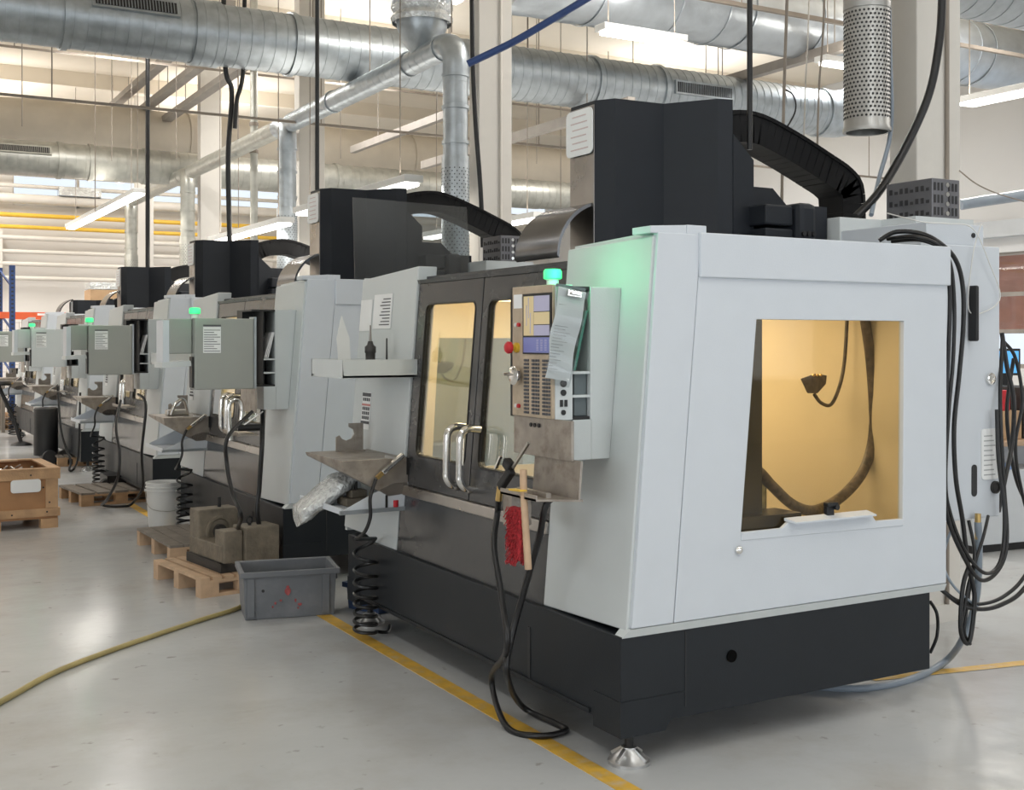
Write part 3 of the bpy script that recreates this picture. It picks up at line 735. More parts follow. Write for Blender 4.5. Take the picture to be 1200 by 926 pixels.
    sh = M(); sh.loft([[(x, 1.275, z) for x, z in cv] + [(x + .012, 1.275, z - .012) for x, z in cv[::-1]], [(x, 1.69, z) for x, z in cv] + [(x + .012, 1.69, z - .012) for x, z in cv[::-1]]])
    sh.build('way_cover_hood', 'dark_steel', r, smooth=True)
    # drives beside the tower
    dr = M(); dr.prism([(1.43, 1.0, 1.96), (1.43, 1.0, 2.385), (1.64, 1.0, 2.385), (1.755, 1.0, 2.285), (1.755, 1.0, 1.96)], (0, 0, 0), (0, .35, 0))
    dr = dr.build('drive_housing', 'tower_dark', r)
    bx(1.40, 1.575, .78, .98, 2.17, 2.27).build('motor', 'tower_dark', dr, .01)
    bx(1.40, 1.575, .78, .98, 1.96, 2.155).build('motor', 'tower_dark', dr, .01)
    mb = bx(1.58, 1.70, .74, .95, 1.96, 2.285).build('motor_mount', 'tower_dark', dr, .03)
    for k in range(3): M().cyl((1.605 + .032 * k, .73, 2.13), (1.605 + .032 * k, .742, 2.13), .013, n=12).build('socket', 'rubber', mb)
    bx(1.705, 1.80, .78, 1.0, 1.96, 2.275).build('motor', 'tower_dark', dr)
    # cable chain, link by link
    path = spline([(1.28, 1.35, 2.70), (1.42, 1.35, 2.79), (1.62, 1.35, 2.835), (1.80, 1.35, 2.83), (2.045, 1.35, 2.755), (2.30, 1.35, 2.654), (2.465, 1.35, 2.579), (2.553, 1.35, 2.477), (2.566, 1.35, 2.22)], 6)
    tot = 0; acc = [0]
    for i in range(len(path) - 1): tot += (path[i + 1] - path[i]).length; acc.append(tot)
    N = 30
    def at(s):
        for i in range(len(path) - 1):
            if acc[i + 1] >= s: return path[i].lerp(path[i + 1], (s - acc[i]) / (acc[i + 1] - acc[i]))
        return path[-1]
    ch = M().bar(path[0], path[0] + Vector((.06, 0, -.005)), .20, .15).build('cable_chain', 'chain_black', r)
    for i in range(N):
        p, q = at(tot * (i + .04) / N), at(tot * (i + .96) / N)
        d = (q - p).normalized(); nn = Vector((d.z, 0, -d.x)) if d.x > 0 else Vector((-d.z, 0, d.x))
        nn = Vector((-d.z, 0, d.x))
        dn = -nn * .09
        k = M().bar(p + dn, q + dn, .19, .17, nn); k.bar(p + dn * .2, q + dn * .2, .21, .02, nn); k.build('chain_link', 'chain_black', ch)
    # rear boxes and electrical cabinet
    bx(1.81, 2.62, .70, 1.5, 1.98, 2.22).build('rear_box', 'front_paint_shaded', r, .004)
    ec = bx(1.76, 2.30, .15, 1.35, .764, 2.05).build('electrical_cabinet', 'white_paint', r, .006)
    bx(1.82, 2.21, .17, 1.2, 2.05, 2.15).build('cabinet_top', 'white_paint', ec, .004)
    for z in (2.10, 2.035): M().cyl((2.135, .165, z), (2.135, .172, z), .012, n=12).build('plug', 'rubber', ec)
    for (x, z, rd) in ((2.229, 1.422, .028), (2.262, .905, .030)):
        M().lathe([(rd, 0), (rd, .012), (rd * .75, .014), (rd * .7, .006), (0, .006)], (x, .15, z), (0, -1, 0), 18).build('lock', 'chrome' if z > 1 else 'dark_iron', ec, smooth=True)
    def pill(x0, x1, z0, z1, y, t, m, name): 
        lp = rr(x0, x1, z0, z1, min(x1 - x0, z1 - z0) * .48, 5); M().loft([[(a, y, b) for a, b in lp], [(a, y - t, b) for a, b in lp]]).build(name, m, ec)
    pill(2.10, 2.135, .87, 1.02, .15, .004, 'vent_dark', 'slot')
    cl_ = rr(2.165, 2.285, .945, 1.185, .02, 3)
    M().loft([[(a, .15, b) for a, b in cl_], [(a, .144, b) for a, b in cl_]]).build('rating_plate', 'paper', ec)
    pr = M()
    for k in range(9): pr.box(2.18, 2.26 - .01 * (k % 3), .1432, .1442, .965 + .023 * k, .970 + .023 * k)
    tag(pr.build('faint_print', 'ink_grey', ec), kind='stuff')
    bx(2.072, 2.095, .10, .148, 1.60, 1.86).build('cabinet_handle', 'rubber', ec, .008)
    bx(1.72, 2.02, .35, .75, .52, .764).build('cabinet_bracket', 'front_paint_shaded', r)
    bx(1.62, 1.80, .3, 2.4, .5, 1.9).build('rear_duct', 'front_paint_shaded', r)
    # braking resistor block on the cabinet top
    rb = bx(2.24, 2.44, .50, .80, 2.22, 2.42).build('resistor_block', 'resistor_grey', r, .004)
    bx(2.10, 2.52, .48, .92, 2.05, 2.22).build('resistor_stand', 'front_paint_shaded', r)
    vs = M(); hs = M()
    for row in range(3):
        for k in range(7): 
            if k != 3: vs.box(2.252 + .026 * k, 2.264 + .026 * k, .497, .500, 2.235 + .062 * row, 2.275 + .062 * row)
        for k in range(8): vs.box(2.237, 2.24, .52 + .034 * k, .538 + .034 * k, 2.235 + .062 * row, 2.262 + .062 * row if k % 3 else 2.25 + .062 * row)
    tag(vs.build('vent_slots', 'vent_dark', rb), kind='stuff')
    for row in range(4): M().cyl((2.342, .49, 2.245 + .048 * row), (2.342, .5, 2.245 + .048 * row), .012, n=10).build('terminal', 'chrome', rb)
    # left wing: shelf, tray table and chip tray
    sf = M(); sf.box(-.30, .15, 2.04, 2.50, 1.41, 1.425).box(-.30, .12, 2.04, 2.05, 1.41, 1.505).box(-.30, -.29, 2.04, 2.50, 1.41, 1.505).box(-.30, .12, 2.49, 2.50, 1.41, 1.505)
    sf.build('tool_shelf', 'front_paint_shaded', r, .002)
    tb = M(); tb.loft([[(-.30, 2.05, .99), (.07, 2.05, .99), (.07, 2.05, .80), (-.04, 2.05, .79), (-.29, 2.05, .93)], [(-.30, 2.60, .99), (.07, 2.60, .99), (.07, 2.60, .955), (-.04, 2.60, .955), (-.29, 2.60, .97)]])
    tb.build('tray_table', 'worn_steel', r, .003)
    ct = M(); ct.prism([(-.30, 0, .72), (.09, 0, .72), (.09, 0, .86), (-.02, 0, .86), (-.29, 0, .735)], (0, 2.05, 0), (0, .012, 0))
    ct.prism([(-.30, 0, .72), (.09, 0, .72), (.09, 0, .86), (-.02, 0, .86), (-.29, 0, .735)], (0, 2.66, 0), (0, .012, 0))
    ct.box(-.30, .09, 2.05, 2.67, .715, .725).box(-.305, -.295, 2.05, 2.67, .715, .745)
    ct = ct.build('chip_tray', 'white_paint', r)
    bx(-.315, .06, 2.035, 2.05, .715, .735).build('tray_strip', 'galvanized', ct)
    M().loft([lean([(2.10, .44), (2.68, .56), (2.68, .74), (2.10, .74)], -.016), lean([(2.10, .44), (2.68, .56), (2.68, .74), (2.10, .74)], .04)]).build('lower_panel', 'front_paint_shaded', r)
    bx(.06, .10, 2.045, 2.075, .90, .99).build('clip', 'rubber', r)
    # warning sticker and name plate on the left front panel
    wl = M().loft([lean([(2.60, 1.10), (2.72, 1.095), (2.72, 1.305), (2.60, 1.31)], -.0145), lean([(2.60, 1.10), (2.72, 1.095), (2.72, 1.305), (2.60, 1.31)], -.0122)]).build('warning_label', 'paper', r)
    q = M(); 
    def ink(q, y0, y1, z0, z1): q.loft([lean([(y0, z0), (y1, z0), (y1, z1), (y0, z1)], -.0165), lean([(y0, z0), (y1, z0), (y1, z1), (y0, z1)], -.0150)])
    ink(q, 2.60, 2.72, 1.285, 1.305); ink(q, 2.60, 2.72, 1.13, 1.145)
    for k in range(5):
        for j in range(4): 
            if k != 3: ink(q, 2.61 + .027 * j, 2.628 + .027 * j, 1.155 + .026 * k, 1.173 + .026 * k)
    tag(q.build('pictogram_print', 'paper_ink', wl), kind='stuff')
    q = M(); ink(q, 2.60, 2.72, 1.232, 1.243); q.build('red_bar', 'ink_red', wl)
    return r
m1 = build_machine()

def copied(src, y, skip=()):
    c = src.copy(); C.objects.link(c); c.location = (2.5, y, 0)
    for ch in list(src.children):
        if ch.name.split('.')[0] not in skip: copy_tree(ch, c)
    return c

def pendant_shell(r, y0):
    # housing with a file bay on its near side, fixed to the front of the machine
    h = M(); h.prism([(-.005, 0, 1.145), (fx(1.145) - .012, 0, 1.145), (fx(1.81) - .012, 0, 1.81), (-.005, 0, 1.81)], (0, y0, 0), (0, .34, 0))
    h = h.build('pendant_housing', 'front_paint_shaded', r, .004)
    b = M(); b.box(-.17, -.005, y0 + .22, y0 + .34, 1.30, 1.81).box(-.17, -.005, y0 + .002, y0 + .22, 1.30, 1.312).box(-.17, -.005, y0 + .002, y0 + .22, 1.798, 1.81)
    b.box(-.095, -.088, y0 + .002, y0 + .22, 1.30, 1.81)
    b.build('file_bay', 'rubber', h)
    M().prism([(-.09, 0, 1.145), (-.005, 0, 1.145), (-.005, 0, 1.30), (-.09, 0, 1.30)], (0, y0, 0), (0, .34, 0)).build('lower_housing', 'front_paint_shaded', h, .003)
    for z in (1.385, 1.475): M().box(-.09, -.005, y0 + .0, y0 + .22, z, z + .010).build('shelf', 'front_paint_shaded', h)
    M().box(-.012, -.003, y0 - .003, y0 + .02, 1.30, 1.81).build('bay_edge', 'front_paint_shaded', h)
    return h
# nearest machine: pendant folded flat, screen toward the aisle
P0 = .19
h = pendant_shell(m1, P0)
bx(-.17, -.092, P0 - .004, P0 + .30, 1.30, 1.815).build('connector_strip', 'front_paint_shaded', h, .003)
q = M()
for x, z, rd in ((-.135, 1.475, .012), (-.135, 1.44, .014), (-.135, 1.405, .012), (-.135, 1.33, .010)): q.cyl((x, P0 - .008, z), (x, P0, z), rd, n=14)
q.box(-.150, -.138, P0 - .008, P0, 1.352, 1.378).box(-.130, -.118, P0 - .008, P0, 1.352, 1.378).box(-.15, -.115, P0 - .008, P0, 1.485, 1.495)
q.build('sockets', 'rubber', h)
fp = bx(-.182, -.17, P0 - .002, P0 + .305, 1.305, 1.815).build('control_panel', 'panel_beige', h, .003)
bx(-.186, -.181, P0 + .0, P0 + .215, 1.55, 1.785).build('screen_bezel', 'rubber', fp)
for (y0, y1, z0, z1, m, n) in ((.130, .205, 1.622, 1.775, 'screen_cream', 'screen_tile'), (.012, .127, 1.715, 1.775, 'screen_pale', 'screen_tile'), (.012, .127, 1.665, 1.712, 'screen_cream', 'screen_tile'), (.012, .127, 1.622, 1.662, 'screen_pale', 'screen_tile'), (.008, .207, 1.556, 1.615, 'screen_blue', 'screen_tile')):
    bx(-.1875, -.186, P0 + y0, P0 + y1, z0, z1).build(n, m, fp)
q = M()
for i in range(9):
    for j in range(3): q.box(-.189, -.1875, P0 + .03 + .03 * j, P0 + .045 + .03 * j, 1.565 + .005 * i, 1.567 + .005 * i)
for y_, z0_ in ((.15, 1.63), (.18, 1.66), (.165, 1.69)): q.box(-.189, -.1875, P0 + y_, P0 + y_ + .003, z0_, z0_ + .08)
tag(q.build('screen_lines', 'screen_pale', fp), kind='stuff')
q = M()
for i in range(15):
    for j in range(10):
        if (j // 3) % 1 == 0 and j not in (3, 7): q.box(-.187, -.182, P0 + .012 + .020 * j, P0 + .026 + .020 * j, 1.318 + .0145 * i, 1.327 + .0145 * i)
tag(q.build('keys', 'paper_ink', fp), kind='stuff')
es = M().lathe([(.020, 0), (.020, .012), (.012, .014), (.012, .03)], (-.182, P0 + .262, 1.575), (-1, 0, 0), 18).build('stop_collar', 'estop_yellow', fp, smooth=True)
M().lathe([(.013, .026), (.023, .032), (.024, .045), (.018, .052), (0, .053)], (-.182, P0 + .262, 1.575), (-1, 0, 0), 18).build('stop_button', 'red', fp, smooth=True)
hw = M().lathe([(.010, 0), (.010, .016), (.036, .018), (.038, .030), (.030, .036), (0, .036)], (-.182, P0 + .245, 1.465), (-1, 0, 0), 26).build('handwheel', 'chrome', fp, smooth=True)
M().cyl((-.218, P0 + .262, 1.47), (-.245, P0 + .262, 1.47), .006, n=10).build('handwheel_grip', 'steel', fp)
for z in (1.665, 1.345):
    for k in (0, 1): M().cyl((-.183, P0 + .245 + .02 * k, z), (-.192, P0 + .245 + .02 * k, z), .008, n=10).build('push_button', 'red' if k == 0 else 'white_plastic', fp)
bx(-.184, -.182, P0 + .225, P0 + .29, 1.73, 1.785).build('blank_label', 'paper', fp)
# scuffed steel plates and little tray under the panel
sk = M().prism([(-.172, 0, 1.305), (-.172, .0, 1.155), (-.160, 0, 1.155), (-.160, 0, 1.305)], (0, P0 - .12, 0), (0, .43, 0)).build('lower_plate', 'worn_steel', h, .002)
for k in range(3): M().cyl((-.173, P0 + .11 + .03 * k, 1.275), (-.178, P0 + .11 + .03 * k, 1.275), .008, n=10).build('bolt', 'rubber', sk)
M().prism([(-.160, 0, 1.16), (-.170, 0, 1.02), (-.162, 0, 1.02), (-.150, 0, 1.16)], (0, P0 - .165, 0), (0, .33, 0)).build('tray_back', 'worn_steel', h)
tr_ = M(); tr_.hexa([(-.30, P0 - .08, 1.012), (-.15, P0 - .165, 1.012), (-.15, P0 + .19, 1.012), (-.30, P0 + .19, 1.012), (-.30, P0 - .08, 1.02), (-.15, P0 - .165, 1.02), (-.15, P0 + .19, 1.02), (-.30, P0 + .19, 1.02)])
tr_.box(-.30, -.295, P0 - .08, P0 + .19, 1.012, 1.034).box(-.25, -.23, P0 - .07, P0 + .15, 1.02, 1.038)
tr_.build('tray', 'worn_steel', h)
bx(-.25, -.16, P0 + .19, P0 + .26, .88, 1.02).build('gun_bracket', 'worn_steel', h, .003)
def beacon(r, x, y, z=1.815, energy=2.2):
    b = M().lathe([(.024, 0), (.024, .022), (.030, .026)], (x, y, z), n=18).build('beacon_base', 'white_plastic', r, smooth=True)
    M().lathe([(.030, .026), (.036, .030), (.036, .058), (.030, .066), (0, .068)], (x, y, z), n=20).build('beacon_lens', 'green_lamp', b, smooth=True)
    l = bpy.data.lights.new('beacon_light', 'POINT'); l.energy = energy; l.color = (.05, 1, .38); l.shadow_soft_size = .04
    lo = bpy.data.objects.new('beacon_light', l); C.objects.link(lo); lo.location = (x - .02, y - .13, z + .08); lo.parent = r
    return b
beacon(m1, -.10, P0 + .13)
tag(m1, 'nearest grey and charcoal milling machine with large side window and open control screen', 'machine', 'milling machines in a row')

# second machine: pendant swung out, its back plate toward us
PEND = ('pendant_housing', 'beacon_base', 'beacon_light')
m2 = copied(m1, 7.47, PEND)
h2 = pendant_shell(m2, .13)
pl = bx(-.552, -.165, .10, .20, 1.288, 1.748).build('pendant_back', 'pendant_shaded', h2, .006)
bx(-.166, -.150, .095, .2, 1.29, 1.76).build('hinge_strip', 'galvanized', h2)
bx(-.50, -.385, .097, .0995, 1.525, 1.70).build('data_label', 'paper', pl)
q = M(); q.box(-.50, -.385, .094, .097, 1.695, 1.707)
for k in range(10): q.box(-.495, -.39 - .02 * (k % 3), .0955, .097, 1.535 + .015 * k, 1.539 + .015 * k)
tag(q.build('label_print', 'paper_ink', pl), kind='stuff')
vz = bx(-.70, -.555, .16, .32, 1.52, 1.745).build('keypad_hood', 'pendant_shaded', h2, .006)
M().hexa([(-.75, .14, 1.43), (-.56, .14, 1.44), (-.56, .36, 1.44), (-.75, .36, 1.43), (-.75, .14, 1.465), (-.57, .14, 1.475), (-.57, .36, 1.475), (-.75, .36, 1.465)]).build('hood_shelf', 'front_paint_shaded', vz)
bx(-.74, -.70, .16, .34, 1.46, 1.735).build('hood_lit_face', 'white_paint', vz)  # lighter slab imitating the lit left face of the hood
q = M(); q.box(-.565, -.553, .12, .19, 1.30, 1.50)
q.build('side_keys', 'rubber', pl)
for k in range(3): M().hexa([(-.085 + .012 * k, .14, 1.487), (-.08 + .012 * k, .14, 1.487), (-.08 + .012 * k, .28, 1.487), (-.085 + .012 * k, .28, 1.487), (-.03 + .006 * k, .14, 1.66), (-.025 + .006 * k, .14, 1.66), (-.025 + .006 * k, .28, 1.66), (-.03 + .006 * k, .28, 1.66)]).build('manual', 'paper', h2)
M().prism([(-.172, 0, 1.29), (-.172, 0, 1.13), (-.160, 0, 1.13), (-.160, 0, 1.29)], (0, .05, 0), (0, .33, 0)).build('lower_plate', 'worn_steel', h2)
tr2 = M(); tr2.box(-.30, -.155, .02, .34, .985, .995).box(-.30, -.294, .02, .34, .985, 1.01); tr2.build('tray', 'worn_steel', h2)
beacon(m2, -.54, .15, 1.75, .3)
m2['label'] = 'second milling machine from the front, control box turned away, clear sheet before its tower'
m3 = copied(m2, 11.25); m3['label'] = 'third grey milling machine from the front, behind the white bucket'
m4 = copied(m2, 15.1); m4['label'] = 'fourth grey milling machine from the front, beyond the aisle pallet'
m5 = copied(m2, 18.95)
for m_, dz in ((m3, .12), (m4, .19), (m5, .52)):          # the heads of the farther machines stand lower
    for ch_ in m_.children:
        if ch_.name.split('.')[0] == 'tower': ch_.location.z -= dz
        if ch_.name.split('.')[0] == 'cable_chain': ch_.location.z -= dz * .9
for ch_ in m2.children:
    if ch_.name.split('.')[0] in ('resistor_block', 'resistor_stand'): ch_.location.x -= .33
m5['label'] = 'farthest milling machine at the end of the row by the rack'
for m_ in (m1, m2, m3, m4, m5): m_['category'] = 'machine'
for ch_ in m4.children:
    if ch_.name.startswith('pendant_housing'):
        for g_ in ch_.children:
            if g_.name.startswith('pendant_back') or g_.name.startswith('keypad_hood'):
                g_.data = g_.data.copy(); g_.data.materials[0] = MT['front_paint_shaded']  # fourth pendant takes the lighter tone of the same paint

# ---------------------------------------------------------------- things on the nearest machine
def at_machine(name, y, label, cat, group=None): return empty(name, (2.5, y, 0), 0, label, cat, group)
# clipboard with plastic pocket hanging on the connector strip
cb = empty('clipboard', (2.385, 3.76, 1.80), 0, 'clipboard in a clear pocket hanging from the nearest control panel', 'clipboard')
M().hexa([(-.045, .012, 0), (.055, .012, .0), (.055, .018, .0), (-.045, .018, .0), (-.045, .012, .01), (.055, .012, .01), (.055, .018, .01), (-.045, .018, .01)]).build('back_board', 'grey_pad', cb)
pg = M()
N = 10
pg.loft([[(-.04 - .022 * t + .004 * math.sin(9 * t), .006 - .02 * t + .004 * math.sin(14 * t), -.31 * t), (.058 - .042 * t, .006 - .02 * t + .006 * math.sin(11 * t + 1), -.31 * t - .004), (.058 - .042 * t, .009 - .02 * t + .006 * math.sin(11 * t + 1), -.31 * t - .004), (-.04 - .022 * t + .004 * math.sin(9 * t), .009 - .02 * t + .004 * math.sin(14 * t), -.31 * t)] for t in [i / N for i in range(N + 1)]])
pg.build('sheet', 'paper', cb)
pk = M(); pk.loft([[(-.046 - .024 * t + .004 * math.sin(9 * t), .000 - .022 * t + .005 * math.sin(17 * t), -.33 * t), (.064 - .044 * t, .0 - .022 * t + .007 * math.sin(13 * t + 1), -.33 * t - .004)] for t in [i / 14 for i in range(15)]], cap=False, closed=False)
pk.build('clear_pocket', 'clear_sheet', cb)
q = M()
for k in range(22): q.box(-.035 - .0014 * k, .035 - .003 * k - .01 * (k % 3), .0035 - .0012 * k, .0042 - .0012 * k, -.06 - .0105 * k, -.058 - .0105 * k)
tag(q.build('print_lines', 'ink_grey', cb), kind='stuff')
ck = M(); ck.box(-.012, .038, -.006, .004, -.028, -.006).box(-.004, .030, -.018, -.006, -.022, -.012); ck.build('clip', 'chrome', cb, .003)
cb.scale = (1.3, 1, 1.12); cb.rotation_euler.y = R(7)
# folders in the bay
fo1 = M().hexa([(-.0, 0, 0), (.012, 0, 0), (.012, .2, 0), (0, .2, 0), (.055, 0, .23), (.067, 0, .23), (.067, .2, .23), (.055, .2, .23)]).build('folder', 'teal_file'); fo1.location = (2.415, 3.795, 1.488)
tag(fo1, 'green folder leaning in the nearest control panel file bay', 'folder')
fo2 = M().box(0, .06, 0, .2, 0, .17).build('binder', 'grey_pad', None, .004); fo2.location = (2.428, 3.81, 1.312)
tag(fo2, 'grey binder standing in the lower file bay of the nearest control panel', 'binder')
# brush
bh = empty('bench_brush', (2.205, 3.80, 1.02), 0, 'red bristle bench brush with wooden handle hanging below the nearest control tray', 'brush')
M().tube(spline([(0, .012, .10), (.0, .01, .04), (.002, .004, -.06), (.008, -.012, -.27)], 5), .0135, 10).build('handle', 'wood_pale', bh, smooth=True)
br_ = M(); br_.loft([[(-.02, .01 + .0, z), (.016, .02, z), (.016, .02 + w, z), (-.02, .01 + w, z)] for z, w in ((-.045, .085), (-.09, .105), (-.16, .10), (-.21, .085), (-.245, .055))])
br_.build('bristles', 'bristle', bh, .012)
q = M()
for k in range(420):
    z = -.045 - .2 * random.random(); w = lerp(.095, .075, (-.045 - z) / .2)
    y = .015 + w * random.random(); x = -.02 if random.random() < .6 else .012
    q.bar((x, y, z), (x - .012 + .008 * random.random(), y + .012 * random.random(), z - .02), .003, .002)
tag(q.build('bristle_tips', 'bristle', bh), kind='stuff')
yl = M().bar((0, 0, 0), (.0, -.085, .004), .03, .006).build('yellow_tag', 'estop_yellow', bh); yl.location = (-.012, .075, .02)
# coolant gun and its black hose
def gun(name, loc, label):
    g = empty(name, loc, 0, label, 'air gun')
    M().bar((0, 0, 0), (0, .09, -.075), .03, .035).build('grip', 'rubber', g, .006)
    M().bar((0, .0, .005), (0, .045, .03), .035, .04).build('body', 'rubber', g, .008)
    M().bar((0, -.01, .01), (0, -.13, .115), .010, .010).build('nozzle', 'steel', g)
    M().bar((-.02, .05, .05), (-.02, .09, -.0), .012, .008).build('trigger', 'chrome', g)
    M().cyl((0, .09, -.075), (0, .105, -.13), .014, n=12).build('fitting', 'brass', g)
    return g
gun('air_gun', (2.25, 3.98, 1.10), 'black air gun resting beside the red brush on the nearest machine')
cable('black_hose', [(2.25, 4.085, .975), (2.303, 4.189, 0.907), (2.252, 4.126, 0.783), (2.230, 4.023, 0.600), (2.199, 3.926, 0.426), (2.40, 4.42, .16), (2.36, 4.22, .02), (2.42, 4.06, .016), (2.55, 4.06, .016), (2.56, 4.16, .016), (2.50, 4.33, .05), (2.223, 3.970, 0.314), (2.275, 4.021, 0.445), (2.317, 3.974, 0.667), (2.307, 3.865, 0.850), (2.306, 3.808, 0.987), (2.42, 3.85, 1.02)], .013, 'black_cable', 'black hose hanging in a long loop from the nearest control tray to the floor', 'hose')

# shelf things
th = empty('tool_holder', (2.44, 5.85, 1.4255), 0, 'dark tool holder with drill standing on the nearest machine shelf', 'tool holder')
M().lathe([(.034, 0), (.036, .02), (.028, .03), (.036, .045), (.036, .06), (.026, .07), (.026, .11), (.030, .115), (.030, .145), (.018, .155), (.012, .175), (0, .176)], n=20).build('holder', 'dark_iron', th, smooth=True)
M().cyl((0, 0, .17), (0, 0, .26), .008, .004, 10).build('drill_bit', 'brushed_steel', th)
kn = M().hexa([(-.035, 0, 0), (.03, -.01, 0), (.03, -.007, 0), (-.035, .004, 0), (-.05, .0, .19), (.02, -.01, .19), (.02, -.007, .19), (-.05, .003, .19)])
kn.loft([[(-.05, .0, .19), (.02, -.01, .19), (.02, -.007, .19), (-.05, .003, .19)], [(-.025, -.003, .31), (-.022, -.004, .31), (-.022, -.002, .31), (-.025, -.001, .31)]])
kn = kn.build('paper_spike', 'white_plastic'); kn.location = (2.33, 5.93, 1.4255)
tag(kn, 'white pointed sheet leaning on the nearest machine shelf', 'sheet')
rod = M().lathe([(.022, 0), (.022, .012), (.006, .016), (.004, .19), (0, .192)], n=12).build('slim_tool', 'dark_iron'); rod.location = (2.535, 5.85, 1.4255)
tag(rod, 'slim dark rod tool standing right of the tool holder on the shelf', 'tool')
sc = M()
for k in range(8): sc.box(2.26 + .03 * k, 2.285 + .03 * k, 5.98 + .012 * (k % 3), 6.03, 1.4255, 1.445 + .008 * (k % 2))
tag(sc.build('loose_tool_tray', 'dark_iron'), 'dark low tray of loose tools lying along the nearest machine shelf', 'tool tray')
# paper and plate taped on the left front panel
def on_front(name, y0, y1, z0, z1, m, label, cat, my=3.6, off=-.016, par=None):
    o = M().loft([[(2.5 + fx(z) + off, my + y, z) for y, z in ((y0, z0), (y1, z0), (y1, z1), (y0, z1))], [(2.5 + fx(z) + off + .0025, my + y, z) for y, z in ((y0, z0), (y1, z0), (y1, z1), (y0, z1))]]).build(name, m, par)
    return tag(o, label, cat) if label else o
on_front('notice_sheet', 2.40, 2.655, 1.67, 1.865, 'paper', 'printed notice sheet taped on the nearest machine left of the doors', 'notice')
sh_ = bpy.data.objects['notice_sheet']
q = M()
for k in range(9): q.loft([[(2.5 + fx(1.69 + .018 * k) - .0175, 3.6 + y, 1.69 + .018 * k + dz) for y, dz in ((2.42, 0), (2.56 - .02 * (k % 3), 0), (2.56 - .02 * (k % 3), .006), (2.42, .006))], [(2.5 + fx(1.69 + .018 * k) - .0155, 3.6 + y, 1.69 + .018 * k + dz) for y, dz in ((2.42, 0), (2.56 - .02 * (k % 3), 0), (2.56 - .02 * (k % 3), .006), (2.42, .006))]])
tag(q.build('print_lines', 'paper_ink', sh_), kind='stuff')
on_front('name_sticker', 2.68, 2.85, 1.66, 1.84, 'paper', 'blank white sticker left of the notice sheet on the nearest machine', 'sticker')
# clear acrylic sheet standing on the second machine
ac = M().hexa([(3.0, 7.46, 2.019), (3.88, 7.46, 2.019), (3.88, 7.468, 2.019), (3.0, 7.468, 2.019), (3.0, 7.50, 2.58), (3.87, 7.50, 2.56), (3.87, 7.508, 2.56), (3.0, 7.508, 2.58)])
ac = ac.build('acrylic_sheet', 'clear_sheet'); tag(ac, 'large clear acrylic sheet standing in front of the second machine tower', 'acrylic sheet')

# ---------------------------------------------------------------- wing tables: fork, coil hose, gun on every machine
def coil(p0, zt, zb, r, turns, rt=.010):
    pts = []
    n = int(turns * 14)
    for i in range(n + 1):
        t = i / n; a = 2 * math.pi * turns * t
        z = lerp(zt, zb, t ** .65)
        pts.append((p0[0] + r * math.cos(a), p0[1] + r * math.sin(a), z))
    return pts
def wing(y, who, deep=True):
    fk = empty('tool_fork', (2.44, y + 2.52, .9905), 0, 'worn steel fork plate standing on the tray table of %s' % who, 'tool fork', 'tool forks on the tray tables')
    outl = [(-.09, 0), (.07, 0), (.075, .15), (-.01, .155)] + [(-.015 - .05 * math.sin(R(a)) , .10 - .045 * math.cos(R(a)) + .0) for a in (180, 140, 90, 40)] + [(-.085, .075), (-.09, .06)]
    outl = [(-.09, 0), (.07, 0), (.07, .155), (-.015, .155), (-.015, .135), (.012, .12), (.018, .095), (0, .07), (-.03, .06), (-.055, .07), (-.07, .09), (-.09, .08)]
    M().loft([[(x, 0, z) for x, z in outl], [(x, .008, z) for x, z in outl]]).build('fork_plate', 'worn_steel', fk)
    M().box(-.08, .07, -.03, .01, 0, .008).build('foot', 'worn_steel', fk)
    g = empty('air_gun', (2.43, y + 2.02, .95), 0, 'black air gun hung at the tray table corner of %s' % who, 'air gun', 'air guns at the tray tables')
    M().bar((.10, 0, .06), (-.02, 0, -.03), .026, .026).build('barrel', 'chrome', g, .006)
    M().bar((.06, 0, .04), (.0, .01, .055), .012, .012).build('lever', 'steel', g)
    M().bar((-.02, 0, -.03), (-.05, 0, -.055), .02, .02).build('fitting', 'brass', g)
    p = (2.43, y + 2.20)
    pts = [(2.375, y + 2.02, .89), (2.335, y + 2.0, .80), (2.335, y + 2.0, .70), (2.31, y + 2.02, .62), (2.32, y + 2.18, .56)]
    pts = spline(pts, 6)[:-1] + [Vector(q) for q in coil((2.42, y + 2.27), .54, .04, .06, 8)] + spline([(2.48, y + 2.27, .04), (2.56, y + 2.3, .02), (2.64, y + 2.45, .015)], 4)
    tag(M().tube(pts, .0095, 7).build('coil_hose', 'black_cable', smooth=True), 'black coiled air hose hanging from the tray table of %s' % who, 'hose', 'coiled air hoses')
    return fk
names = ['the nearest machine', 'the second machine', 'the third machine', 'the fourth machine', 'the farthest machine']
for yy, w in zip((3.6, 7.47, 11.25, 15.1, 18.95), names): wing(yy, w)

# ================================================================ THINGS ON THE FLOOR
def pallet(loc, rz, L, Wd, label, m='wood_pale', top=None, H=.125, nt=7, gap=.02):
    p = empty('pallet', loc, rz, label, 'pallet', None)
    w = (L - gap * (nt - 1)) / nt
    for i in range(nt):                                # deck boards run across
        x = i * (w + gap)
        M().box(x, x + w, 0, Wd, H - .02, H + random.uniform(-.002, .002)).build('plank', top or m, p)
    for y in (0, Wd / 2 - .04, Wd - .08):
        M().box(0, L, y, y + .08, H - .04, H - .0205).build('stringer', m, p)
        for x in (0, L / 2 - .06, L - .12): M().box(x, x + .12, y, y + .08, .02, H - .04).build('block', m, p)
        M().box(0, L, y, y + .08, 0, .02).build('bottom_board', m, p)
    return p
